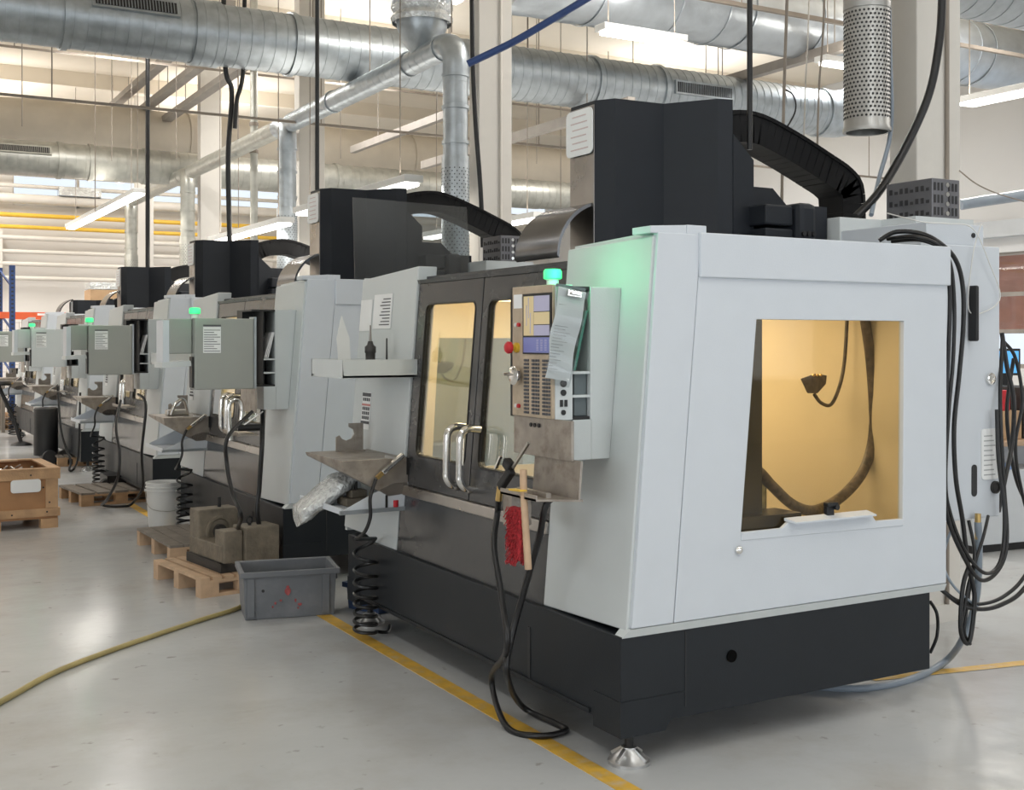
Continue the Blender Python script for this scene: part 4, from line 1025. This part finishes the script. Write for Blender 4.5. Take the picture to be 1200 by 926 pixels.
# pallet under the vice, small pallet behind it, pallet in the aisle
pallet((1.92, 7.32, 0), R(8), .62, .80, 'short pale wooden pallet carrying the old vice', 'wood_pale', None, .125, 8)
pallet((2.03, 8.58, 0), R(2), .40, .95, 'small pallet with dark boards behind the vice', 'wood_pale', 'wood_grey', .13, 4, .006)
pallet((1.98, 11.95, 0), R(6), .78, .80, 'worn grey pallet on the aisle floor by the third machine', 'wood', 'wood_grey', .13, 5, .03)
pallet((2.35, 15.9, 0), R(0), .5, .8, 'dark small pallet tucked beside the fourth machine', 'wood', 'wood_grey', .13, 5, .03)

# old iron vice fixture
vc = empty('machine_vice', (2.045, 7.42, .127), R(8), 'old brown cast iron vice with two square jaws on the short pallet', 'vice')
for y in (0.08, .52): M().box(.06, .12, y - .06, .62, 0, .05).build('base_rail', 'dark_iron', vc) if y < .1 else None
bd_ = M(); bd_.box(.03, .55, -.02, .06, .0, .07).box(.03, .10, -.02, .70, .0, .07).box(.48, .55, -.02, .70, .0, .07)
bd_.build('base_frame', 'dark_iron', vc, .004)
M().box(.05, .53, .0, .68, .07, .20).build('bed', 'cast_iron', vc, .008)
M().box(.24, .56, -.06, .20, .06, .33).build('front_jaw', 'cast_iron', vc, .01)
M().box(.06, .235, -.02, .17, .05, .31).build('front_block', 'cast_iron', vc, .01)
rj = M().box(.06, .44, .50, .70, .07, .42).build('rear_jaw', 'cast_iron', vc, .01)
M().lathe([(.11, 0), (.125, .0), (.125, .03), (.105, .03), (.095, .01), (0, .01)], (.25, .50, .24), (0, -1, 0), 24).build('bore_ring', 'cast_iron', rj, smooth=True)
M().lathe([(.06, 0), (.06, .05), (.03, .05), (.03, .0)], (.25, .50, .24), (0, -1, 0), 18).build('bore', 'dark_iron', rj, smooth=True)
def ringm(c, r, t, ax='y', n=16):
    return M().tube([(c[0] + r * math.cos(2 * math.pi * i / n), c[1], c[2] + r * math.sin(2 * math.pi * i / n)) for i in range(n + 1)], t, 7)
ringm((.34, .07, .37), .026, .008).build('eye_bolt', 'rubber', vc, smooth=True)
M().cyl((.34, .07, .33), (.34, .07, .35), .015, n=10).build('bolt_collar', 'rubber', vc)
M().cyl((.30, .6, .42), (.30, .6, .50), .016, n=10).build('lift_pin', 'rubber', vc)
M().cyl((.56, .06, .18), (.62, .06, .18), .03, n=12).build('screw_end', 'dark_iron', vc)
tag(M().box(2.62, 2.74, 7.3, 7.42, .0, .09).build('grey_lump', 'worn_steel', None, .03), 'small grey metal block on the floor right of the vice', 'block')

vc.scale = (.74, .78, .84)

# grey plastic tub
def tub(name, loc, rz, L, Wd, H, tp, m, label, cat):
    t = empty(name, loc, rz, label, cat)
    o = lambda e, z: [(-e, -e, z), (L + e, -e, z), (L + e, Wd + e, z), (-e, Wd + e, z)]
    g = M(); g.loft([o(-.012, .012), o(0, 0), o(tp, H), o(tp - .008, H), o(-.008, .012)], cap=True)
    g = g.build('body', m, t, .004)
    M().ring(o(tp + .018, H - .03), o(tp - .002, H - .03), (0, 0, .032)).build('rim', m, t, .004)
    return t, g
t, g = tub('plastic_tub', (1.99, 6.62, 0), R(-12), .51, .34, .275, .012, 'grey_plastic', 'grey plastic tub with red stains on the floor before the nearest machine', 'tub')
for x in (.03, .46): M().box(x - .02, x + .02, -.018, -.002, .02, .25).build('corner_rib', 'grey_plastic', t)
M().box(.525, .545, .09, .25, .19, .27).build('handle', 'grey_plastic', t, .006)
M().cyl((.10, -.012, .165), (.10, -.002, .165), .009, n=10).build('hole', 'vent_dark', t)
q = M(); 
for x, z, a, b in ((.24, .155, .018, .02), (.24, .178, .009, .012), (.17, .09, .006, .008), (.31, .075, .012, .008), (.2, .105, .006, .006), (.285, .10, .006, .01), (.155, .07, .005, .006), (.3, .055, .005, .005)): 
    n0 = [(x + a * math.cos(k), -.0095 - .004 * (z > .1), z + b * math.sin(k) * (1 + .3 * math.sin(3 * k))) for k in [2 * math.pi * j / 9 for j in range(9)]]
    q.loft([n0, [(p[0], p[1] + .006, p[2]) for p in n0]])
tag(q.build('red_stains', 'stain_red', t), kind='stuff')
tub('parts_bin', (2.62, 6.62, 0), R(-70), .26, .2, .16, .01, 'blue_plastic', 'small dark blue bin on the floor behind the coiled hose', 'bin')

# white bucket
bk = empty('bucket', (2.40, 10.36, 0), 0, 'white plastic bucket standing before the third machine', 'bucket')
M().lathe([(0, 0), (.128, 0), (.132, .01), (.150, .37), (.156, .37), (.156, .385), (.144, .385), (.126, .02), (0, .02)], n=32, cap=False).build('body', 'white_plastic', bk, smooth=True)
for z in (.315, .345): M().lathe([(.148, z - .006), (.157, z - .004), (.157, z + .004), (.148, z + .006)], n=32, cap=False).build('rim_ring', 'white_plastic', bk, smooth=True)
M().tube(spline([(-.158, 0, .32), (-.16, -.06, .22), (-.13, -.12, .17), (-.05, -.158, .15), (.05, -.155, .15), (.13, -.12, .18), (.16, -.05, .23), (.158, 0, .32)], 5), .003, 6).build('bail', 'steel', bk, smooth=True)
M().cyl((-.166, 0, .32), (-.15, 0, .32), .012, n=10).build('bail_ear', 'white_plastic', bk)

# wooden crate at the left edge
cr = empty('wooden_crate', (.52, 10.72, 0), R(2), 'brown wooden crate with white label at the left edge of the picture', 'crate')
CW, CD, CH = 1.07, .95, .52
for z0, z1 in ((.10, .17), (.42, .50)): M().box(0, CW, -.018, .0, z0, z1).build('plank', 'wood', cr, .002)
for x0 in (0, CW - .10): M().box(x0, x0 + .10, -.018, 0, .172, .418).build('plank', 'wood', cr, .002)
M().box(.0, CW, .0, .012, .10, .5).build('front_sheet', 'plywood', cr)
M().box(CW - .012, CW, .0, CD, .10, .5).build('side_sheet', 'plywood', cr)
for z0, z1 in ((.10, .17), (.42, .50)): M().box(CW, CW + .018, -.018, CD, z0, z1).build('plank', 'wood', cr, .002)
M().box(0, .012, 0, CD, .1, .5).build('side_sheet', 'plywood', cr)
M().box(0, CW, CD - .012, CD, .1, .5).build('back_sheet', 'plywood', cr)
M().box(0, CW, 0, CD, .08, .10).build('bottom_sheet', 'plywood', cr)
for x0 in (.0, CW / 2 - .06, CW - .14): 
    for y0 in (-.018, CD - .12): M().box(x0, x0 + .14, y0, y0 + .10, 0, .08).build('foot_block', 'wood', cr)
M().box(-.01, CW + .02, -.022, .05, .50, .515).build('top_rail', 'wood', cr, .002)
M().box(CW - .07, CW + .02, .05, CD, .50, .515).build('top_rail', 'wood', cr, .002)
M().box(-.01, CW + .02, CD - .07, CD + .0, .50, .515).build('top_rail', 'wood', cr, .002)
lp = rr(CW - .38, CW - .14, .315, .425, .025, 4)
M().loft([[(a, -.019, b) for a, b in lp], [(a, -.0215, b) for a, b in lp]]).build('label_sheet', 'paper', cr)
q = M(); 
for x, z in ((.06, .30), (.2, .46), (.95, .35), (1.0, .22), (.98, .14), (.3, .13), (.7, .13), (.5, .25), (.85, .46)): q.cyl((x, -.020, z), (x, -.017, z), .008, n=8)
tag(q.build('nail_heads', 'dark_iron', cr), kind='stuff')
q = M()
for k in range(60): 
    x, y = random.uniform(.05, CW - .1), random.uniform(.06, CD - .1); q.bar((x, y, .44), (x + random.uniform(-.08, .08), y + random.uniform(-.08, .08), .47 + .03 * random.random()), .02, .012)
tag(q.build('metal_scraps', 'steel'), 'heap of small metal scraps filling the wooden crate', 'scraps', None, 'stuff'); bpy.data.objects['metal_scraps'].location = (.52, 10.72, 0)
tag(M().box(.70, 1.35, 11.45, 11.55, .515, .53).build('loose_board', 'wood_pale'), 'loose pale board lying on the back rim of the crate', 'board')

# yellow hose across the floor
cable('floor_hose', [(-.5, 4.2, .014), (.15, 5.05, .014), (0.590, 5.611, 0.014), (0.852, 5.966, 0.014), (1.134, 6.229, 0.014), (1.443, 6.472, 0.014), (1.787, 6.726, 0.014), (2.023, 6.889, 0.014), (2.25, 7.15, .014)], .014, 'yellow_hose', 'dirty yellow hose snaking over the floor to the grey tub', 'hose')

# hoses on the further machines
cable('black_hose', [(2.30, 7.50, 1.14), (2.090, 7.320, 0.999), (2.085, 7.323, 0.822), (2.089, 7.205, 0.648), (2.106, 7.081, 0.530), (2.28, 7.72, .30), (2.5, 7.7, .05)], .013, 'black_cable', 'black hose curving down from the second machine tray behind the vice', 'hose')
cable('machine_cable', [(2.44, 7.72, 1.14), (2.369, 7.507, 0.930), (2.354, 7.515, 0.651), (2.349, 7.518, 0.417), (2.50, 7.55, .02)], .016, 'black_cable', 'thick black cable running straight down at the second machine corner', 'cable')
cable('black_hose', [(2.22, 11.3, 1.05), (2.138, 11.084, 0.825), (2.144, 10.966, 0.601), (2.131, 10.973, 0.371), (2.083, 11.230, 0.144), (2.14, 11.75, .03), (2.30, 11.65, .02), (2.393, 11.629, 0.044), (2.413, 11.273, 0.245), (2.384, 11.175, 0.573), (2.418, 11.155, 1.008), (2.40, 11.4, 1.10)], .013, 'black_cable', 'black hose looping onto the floor at the third machine pallet', 'hose')
cable('black_hose', [(2.24, 15.15, 1.05), (2.255, 15.039, 0.571), (2.309, 15.009, 0.314), (2.362, 14.979, 0.159), (2.38, 15.2, .03), (2.45, 15.3, .03), (2.460, 15.038, 0.253), (2.478, 15.028, 0.978)], .014, 'black_cable', 'black hose drooping in front of the fourth machine', 'hose')
# plastic bag draped on the nearest chip tray
pb = M(); rings = []
for i in range(15):
    t = i / 14
    c = Vector((2.42, 5.95, .88)).lerp(Vector((2.20, 6.06, .76)), t) if t < .6 else Vector((2.288, 6.016, .808)).lerp(Vector((2.12, 6.10, .66)), (t - .6) / .4)
    wd = .035 + .05 * math.sin(t * 2.6) + .02 * t
    rings.append([c + Vector((.016 * math.cos(a) * (1 + .4 * math.sin(5 * a + i)), wd * math.cos(a) * 1.5 + .008 * math.sin(3 * a + i * 1.3), wd * .7 * math.sin(a) + .008 * math.sin(4 * a + i * 2.1))) for a in [2 * math.pi * j / 16 for j in range(16)]])
pb.loft(rings); tag(pb.build('plastic_bag', 'poly_wrap', smooth=True), 'crumpled clear plastic bag draped over the nearest machine chip tray', 'bag')
v2 = empty('part_block', (2.40, 5.90, .7255), 0, 'brown machined part lying in the nearest machine chip tray', 'part')
M().box(-.10, .06, -.06, .08, 0, .04).build('plate', 'cast_iron', v2, .004); M().box(-.06, .03, -.03, .05, .04, .08).build('boss', 'cast_iron', v2, .004); M().cyl((-.02, .01, .08), (-.02, .01, .13), .01, n=10).build('pin', 'dark_iron', v2)
tag(M().lathe([(.0, 0), (.018, 0), (.018, .035), (.0, .035)], (2.50, 5.66, .735), n=14).build('red_cap', 'red'), 'small red cap at the corner of the nearest chip tray', 'cap')
tag(M().box(2.44, 2.452, 5.645, 5.66, .735, .80).build('hex_key', 'rubber'), 'black key standing at the nearest chip tray edge beside the red cap', 'key')
# chrome gripper and papers at the second machine
gp = empty('gripper', (2.36, 9.80, .9905), 0, 'shiny steel gripper on the tray table of the second machine', 'gripper')
M().tube(spline([(-.06, -.1, .01), (-.02, -.1, .10), (.05, -.08, .13), (.09, -.05, .02)], 5), .014, 8).build('curved_jaw', 'chrome', gp, smooth=True); M().box(-.08, .10, -.06, .02, 0, .05).build('body', 'steel', gp, .01)
on_front('instruction_sheet', 1.78, 1.96, 1.02, 1.32, 'bench_white', 'pale blue instruction sheet on the second machine door window', 'sheet', 7.47, -.012)
dk = empty('pneumatic_gun', (2.22, 7.62, 1.01), 0, 'shiny steel hook tool hung beside the second machine tray', 'tool')
M().tube(spline([(-.02, .03, -.06), (-.03, .03, .14), (-.01, .03, .20), (.04, .03, .20), (.06, .03, .14), (.05, .03, .04)], 5), .016, 10).build('hook', 'chrome', dk, smooth=True)
M().cyl((.02, 0, .02), (.19, -.02, .02), .022, n=12).build('barrel', 'rubber', dk); M().bar((.05, 0, .03), (.16, -.1, .13), .008, .008).build('rod', 'steel', dk)

# ================================================================ FAR END OF THE HALL
rk = empty('pallet_rack', (2.1, 23.4, 0), 0, 'blue and orange pallet rack at the far left end of the aisle', 'rack')
for x, y in ((.52, 0), (.40, .9)):
    u = M().box(x, x + .10, y, y + .08, 0, 3.0).build('upright', 'rack_blue', rk)
    q = M()
    for k in range(38): q.box(x + .03, x + .07, y - .004, y, .1 + .075 * k, .13 + .075 * k)
    tag(q.build('punch_holes', 'vent_dark', u), kind='stuff')
for z in (.35, 1.0, 1.8, 2.6): M().bar((.57, .04, z), (.45, .94, z + .35), .03, .03).build('brace', 'rack_blue', rk)
for y in (0, .9): M().box(-3.0, .52, y + .0, y + .05, 2.02, 2.14).build('beam', 'rack_orange', rk); M().box(.62, 1.75, y, y + .05, 2.02, 2.14).build('beam', 'rack_orange', rk)
M().box(1.0, 1.35, -.004, 0, 2.08, 2.12).build('beam_label', 'paper', rk)
for i, (x, z, m, w, h_) in enumerate(((-.15, 2.16, 'cardboard', .5, .5), (-.1, 2.67, 'cardboard', .45, .45))):
    o = M().box(2.1 + x, 2.1 + x + w, 23.45, 24.2, z, z + h_).build('carton', m, None, .01); tag(o, ['lower brown carton on the orange rack beam at the left edge', 'upper brown carton stacked on another at the left edge'][i], 'carton')
for i, (x, y, z, w, h_, m) in enumerate(((3.95, 23.2, 2.02, .78, .16, 'wood_pale'), (4.0, 23.2, 2.18, .72, .26, 'cardboard'), (4.0, 23.2, 2.44, .7, .14, 'plastic_wrap'))):
    o = M().box(x, x + w, y, y + .6, z + .14, z + h_ + .135).build('stacked_load', m, None, .01); tag(o, ['pale pallet layer beneath the boxes above the fourth tower', 'brown carton layer on the high rack behind the fourth tower', 'plastic wrapped load on top of the high cartons'][i], 'load')
cab_ = M().box(3.9, 4.8, 23.1, 23.9, 0, 2.16).build('tall_cupboard', 'wall'); tag(cab_, 'tall cream cupboard carrying the high cartons at the far end', 'cupboard')
mf = empty('mesh_fence', (1.2, 26.2, 0), 0, 'grey wire mesh fence behind the rack at the far wall', 'fence')
q = M()
for k in range(50): q.cyl((.08 * k, 0, 0), (.08 * k, 0, 2.0), .004, n=4)
for k in range(14): q.cyl((0, 0, .1 + .145 * k), (4, 0, .1 + .145 * k), .004, n=4)
tag(q.build('wire_mesh', 'conduit', mf), kind='stuff')
for x in (0, 2, 4): M().box(x - .03, x + .03, -.03, .03, 0, 2.05).build('post', 'conduit', mf)
for i, (x, y) in enumerate(((1.9, 23.0), (1.9, 23.0))):
    p = pallet((x, y, .0 + .14 * i), 0, .9, 1.0, ['bottom pallet of the far pair below the rack', 'top pallet of the far pair below the rack'][i], 'wood')
tag(M().box(2.0, 2.4, 23.1, 23.5, .28, .85).build('carton', 'cardboard', None, .01), 'brown carton standing on the far pallets at the left edge', 'carton')
tag(M().lathe([(0, 0), (.22, 0), (.22, .75), (.20, .8), (0, .8)], (3.75, 22.6, 0), n=20).build('blue_drum', 'rack_blue', smooth=True), 'blue drum at the far end behind the last machine', 'drum')
wb = empty('work_bench', (2.35, 22.3, 0), 0, 'cluttered work bench at the far end with white papers', 'bench')
M().box(0, 1.0, 0, .7, .88, .93).build('bench_top', 'bench_white', wb)
for x in (.02, .92): 
    for y in (.02, .62): M().box(x, x + .06, y, y + .06, 0, .88).build('leg', 'conduit', wb)
tag(M().box(2.5, 2.9, 22.4, 22.8, .93, 1.02).build('paper_stack', 'paper'), 'stack of white papers on the far work bench', 'papers')
tag(M().box(2.55, 2.8, 22.45, 22.75, 1.02, 1.12).build('dark_box', 'rubber'), 'small black box on top of the far paper stack', 'box')
# swivel stool / lamp stand near the last machines
sl = empty('tripod_stand', (2.349, 19.465, 0.000), 0, 'black leaning stand with round seat left of the fourth machine', 'stool')
M().lathe([(0, 0), (.17, .0), (.19, .03), (.17, .06), (0, .07)], (-.30, .25, .92), n=20).build('seat', 'rubber', sl, smooth=True)
M().tube([(-.30, .25, .92), (-.1, .1, .4), (0, 0, .03)], .03, 8).build('column', 'rubber', sl, smooth=True)
M().tube([Vector((-.22, .2, .75)).lerp(Vector((.02, 0, .05)), i / 50) + Vector((.04 * math.cos(i), 0, .04 * math.sin(i))) for i in range(51)], .008, 6).build('coil', 'black_cable', sl, smooth=True)
M().lathe([(0, 0), (.16, 0), (.14, .03), (.04, .06), (0, .06)], n=18).build('base', 'rubber', sl, smooth=True)
dc = empty('drain_cart', (2.389, 16.144, 0.000), 0, 'dark drum cart with wheel standing before the fourth machine', 'cart')
M().lathe([(0, .12), (.15, .12), (.15, .72), (.13, .74), (0, .74)], (-.12, .2, 0), n=20).build('drum', 'rubber', dc, smooth=True)
M().lathe([(0, -.03), (.09, -.03), (.10, 0), (.09, .03), (0, .03)], (-.1, 0, .10), (0, 1, 0), 18).build('wheel', 'rubber', dc, smooth=True)
M().lathe([(0, -.03), (.09, -.03), (.10, 0), (.09, .03), (0, .03)], (.1, .05, .10), (0, 1, 0), 18).build('wheel', 'dark_iron', dc, smooth=True)
M().box(-.2, .2, .0, .4, .10, .13).build('frame', 'dark_iron', dc)
cw = M().lathe([(0, -.03), (.07, -.03), (.085, 0), (.07, .03), (0, .03)], (2.36, 12.75, .09), (0, 1, 0), 16); cw.box(2.36, 2.6, 12.7, 13.1, .12, .2)
tag(cw.build('castor_base', 'rubber', smooth=True), 'black castor dolly beside the worn aisle pallet', 'dolly')

# ================================================================ RIGHT SIDE: bench, cables, hose
bn = empty('side_bench', (7.357, 5.985, 0.000), R(-6), 'white cabinet bench at the right edge behind the cables', 'bench')
M().box(0, 3.0, 0, .7, .06, .62).build('cabinet_body', 'bench_white', bn, .006)
M().box(-.02, 3.0, -.03, .7, .80, .84).build('worktop', 'bench_wood', bn, .006)
M().box(.02, 3.0, .03, .68, 0, .06).build('plinth', 'rubber', bn)
M().box(.2, 3.0, .3, .68, .62, .80).build('back_board', 'bench_white', bn)
bo_ = bn.location
def onb(name, x0, x1, y0, y1, z0, z1, m, label, cat, bev=.005):
    o = M().box(x0, x1, y0, y1, z0, z1).build(name, m, None, bev); o.location = bo_; o.rotation_euler.z = R(-6); return tag(o, label, cat)
onb('blue_tray', .1, .45, -.0, .28, .6205, .66, 'blue_tray', 'pale blue tray on the white cabinet at the right edge', 'tray')
onb('carton', .25, .6, .1, .5, .8405, 1.06, 'cardboard', 'brown carton on the right bench behind the cables', 'carton')
onb('parts_case', .62, .95, .1, .5, .8405, 1.24, 'dark_iron', 'dark case on the right bench behind the cables', 'case')
onb('parts_case', .28, .5, .12, .45, 1.0605, 1.22, 'red', 'dark red box on the carton of the right bench', 'box')
mo = empty('monitor', bo_ + Vector((.75, .45, 1.2405)), R(-20), 'small monitor with blue picture at the right edge', 'monitor')
M().box(-.02, .28, 0, .03, .08, .30).build('frame', 'rubber', mo, .005); M().box(0, .26, -.004, 0, .10, .28).build('screen', 'monitor_blue', mo); M().box(.09, .17, .0, .10, 0, .08).build('foot', 'rubber', mo)
# insulated pipe and ledge on the right wall
cable('insulated_pipe', [(9.890, 8.192, 2.991), (10.072, 8.089, 3.026), (10.261, 7.752, 3.062), (10.541, 7.364, 3.121)], .055, 'grey_hose', 'grey insulated pipe right of the nearest pillar at the right edge', 'pipe')
cable('thin_wire', [(5.431, 4.510, 2.557), (5.519, 4.461, 2.480), (5.631, 4.397, 2.423), (5.810, 4.296, 2.365)], .004, 'conduit', 'thin dark wire drooping right of the nearest pillar', 'wire')

# cable bundle from the machine top down the electrical cabinet
def mc(pts, r, label, m='black_cable'): return cable('cabinet_cable', pts, r * .8, m, label, 'cable', 'black cables beside the electrical cabinet', 8, 8)
mc([(4.101, 3.850, 2.059), (4.156, 3.800, 2.097), (4.231, 3.720, 2.086), (4.266, 3.640, 2.035), (4.337, 3.620, 1.964), (4.382, 3.620, 1.850), (4.387, 3.620, 1.677), (4.359, 3.620, 1.446), (4.326, 3.620, 1.217), (4.337, 3.620, 0.987), (4.382, 3.620, 0.792), (4.416, 3.620, 0.597), (4.461, 3.620, 0.438), (4.427, 3.620, 0.240), (4.370, 3.620, 0.294), (4.382, 3.620, 0.484), (4.421, 3.620, 0.577)], .013, 'black cable with black clamp falling down the cabinet side, ending in a low loop')
mc([(4.155, 3.850, 2.069), (4.181, 3.700, 2.067), (4.271, 3.630, 2.004), (4.274, 3.600, 1.828), (4.268, 3.600, 1.600), (4.252, 3.600, 1.373), (4.230, 3.600, 1.071), (4.252, 3.600, 0.842), (4.357, 3.600, 0.644), (4.507, 3.620, 0.510), (4.687, 3.660, 0.545), (4.761, 3.680, 0.675), (4.762, 3.700, 0.955), (4.764, 3.720, 1.317), (4.859, 3.780, 1.621)], .012, 'black cable hugging the side panel edge and sweeping round below the cabinet')
mc([(4.183, 3.850, 2.059), (4.219, 3.700, 2.053), (4.293, 3.630, 1.982), (4.302, 3.600, 1.790), (4.296, 3.600, 1.524), (4.268, 3.600, 1.297), (4.246, 3.600, 0.994), (4.274, 3.600, 0.841), (4.374, 3.600, 0.657), (4.536, 3.620, 0.539), (4.693, 3.660, 0.584), (4.743, 3.680, 0.797), (4.726, 3.700, 1.037), (4.727, 3.710, 1.278)], .011, 'second black cable sweeping below the cabinet just inside its neighbour')
mc([(4.296, 3.680, 0.490), (4.389, 3.640, 0.411), (4.507, 3.620, 0.378), (4.653, 3.620, 0.385), (4.804, 3.620, 0.441), (4.989, 3.620, 0.625), (5.053, 3.620, 0.946)], .013, 'thick black cable sagging from the side panel bottom out of the picture')
mc([(4.308, 3.700, 0.493), (4.396, 3.660, 0.421), (4.532, 3.640, 0.395), (4.684, 3.630, 0.420), (4.835, 3.630, 0.508), (5.035, 3.630, 0.742)], .011, 'second sagging black cable just above the thick one')
mc([(4.373, 3.660, 0.768), (4.294, 3.640, 0.681), (4.271, 3.630, 0.589), (4.349, 3.630, 0.486), (4.509, 3.640, 0.382)], .008, 'grey looping cable near the cabinet bracket', 'grey_hose')
mc([(4.495, 3.680, 0.776), (4.486, 3.640, 0.626), (4.428, 3.630, 0.478), (4.388, 3.630, 0.328)], .010, 'short black cable crossing the loops below the cabinet')
mc([(4.679, 3.720, 0.777), (4.569, 3.660, 0.694), (4.474, 3.640, 0.549), (4.429, 3.640, 0.360), (4.417, 3.640, 0.276), (4.457, 3.640, 0.220)], .010, 'black cable leaving the cabinet bottom on the right')
mc([(4.494, 3.900, 0.361), (4.483, 3.850, 0.311), (4.448, 3.820, 0.221), (4.437, 3.850, 0.136)], .010, 'short black cable arc at the dark base corner')
for i, px in enumerate((1176, 1184, 1193)):
    pass
mc([(5.007, 3.900, 1.642), (5.020, 3.880, 1.473), (5.045, 3.860, 1.304), (5.032, 3.860, 1.092), (4.904, 3.800, 0.937), (4.828, 3.780, 0.779)], .014, 'thick black cable right of the cabinet, leftmost')
mc([(5.045, 3.920, 1.600), (5.136, 3.920, 1.514), (5.162, 3.900, 1.299), (5.110, 3.900, 1.086), (5.149, 3.900, 0.870), (5.274, 3.900, 0.558)], .011, 'black cable right of the cabinet bending out of the picture')
mc([(5.162, 3.950, 1.513), (5.110, 3.950, 1.255), (5.149, 3.950, 0.994), (5.228, 3.950, 0.816), (5.376, 3.950, 0.674)], .012, 'black cable right of the cabinet, rightmost')
cable('thin_wire', [(4.209, 3.900, 2.194), (4.209, 3.700, 2.137), (4.399, 3.720, 2.140), (4.573, 3.720, 2.125), (4.691, 3.720, 1.962), (4.777, 3.730, 1.811), (4.674, 3.730, 1.741), (4.556, 3.730, 1.751), (4.585, 3.730, 1.999), (4.644, 3.730, 2.153)], .003, 'white_plastic', 'thin white wire looping over the electrical cabinet', 'wire')
cable('water_hose', [(4.608, 3.720, 0.754), (4.614, 3.720, 0.602), (4.621, 3.740, 0.398), (4.636, 3.820, 0.198), (4.696, 3.981, 0.030), (4.371, 3.893, 0.014), (4.083, 3.884, 0.014), (3.888, 4.009, 0.014), (3.6, 4.4, .014)], .017, 'grey_hose', 'blue grey hose running from the cabinet along the floor under the machine', 'hose')
hf = M().cyl((4.608, 3.720, 0.794), (4.608, 3.720, 0.674), .014, n=12); tag(hf.build('hose_fitting', 'brass'), 'brass fitting on the blue grey hose below the cabinet', 'fitting')
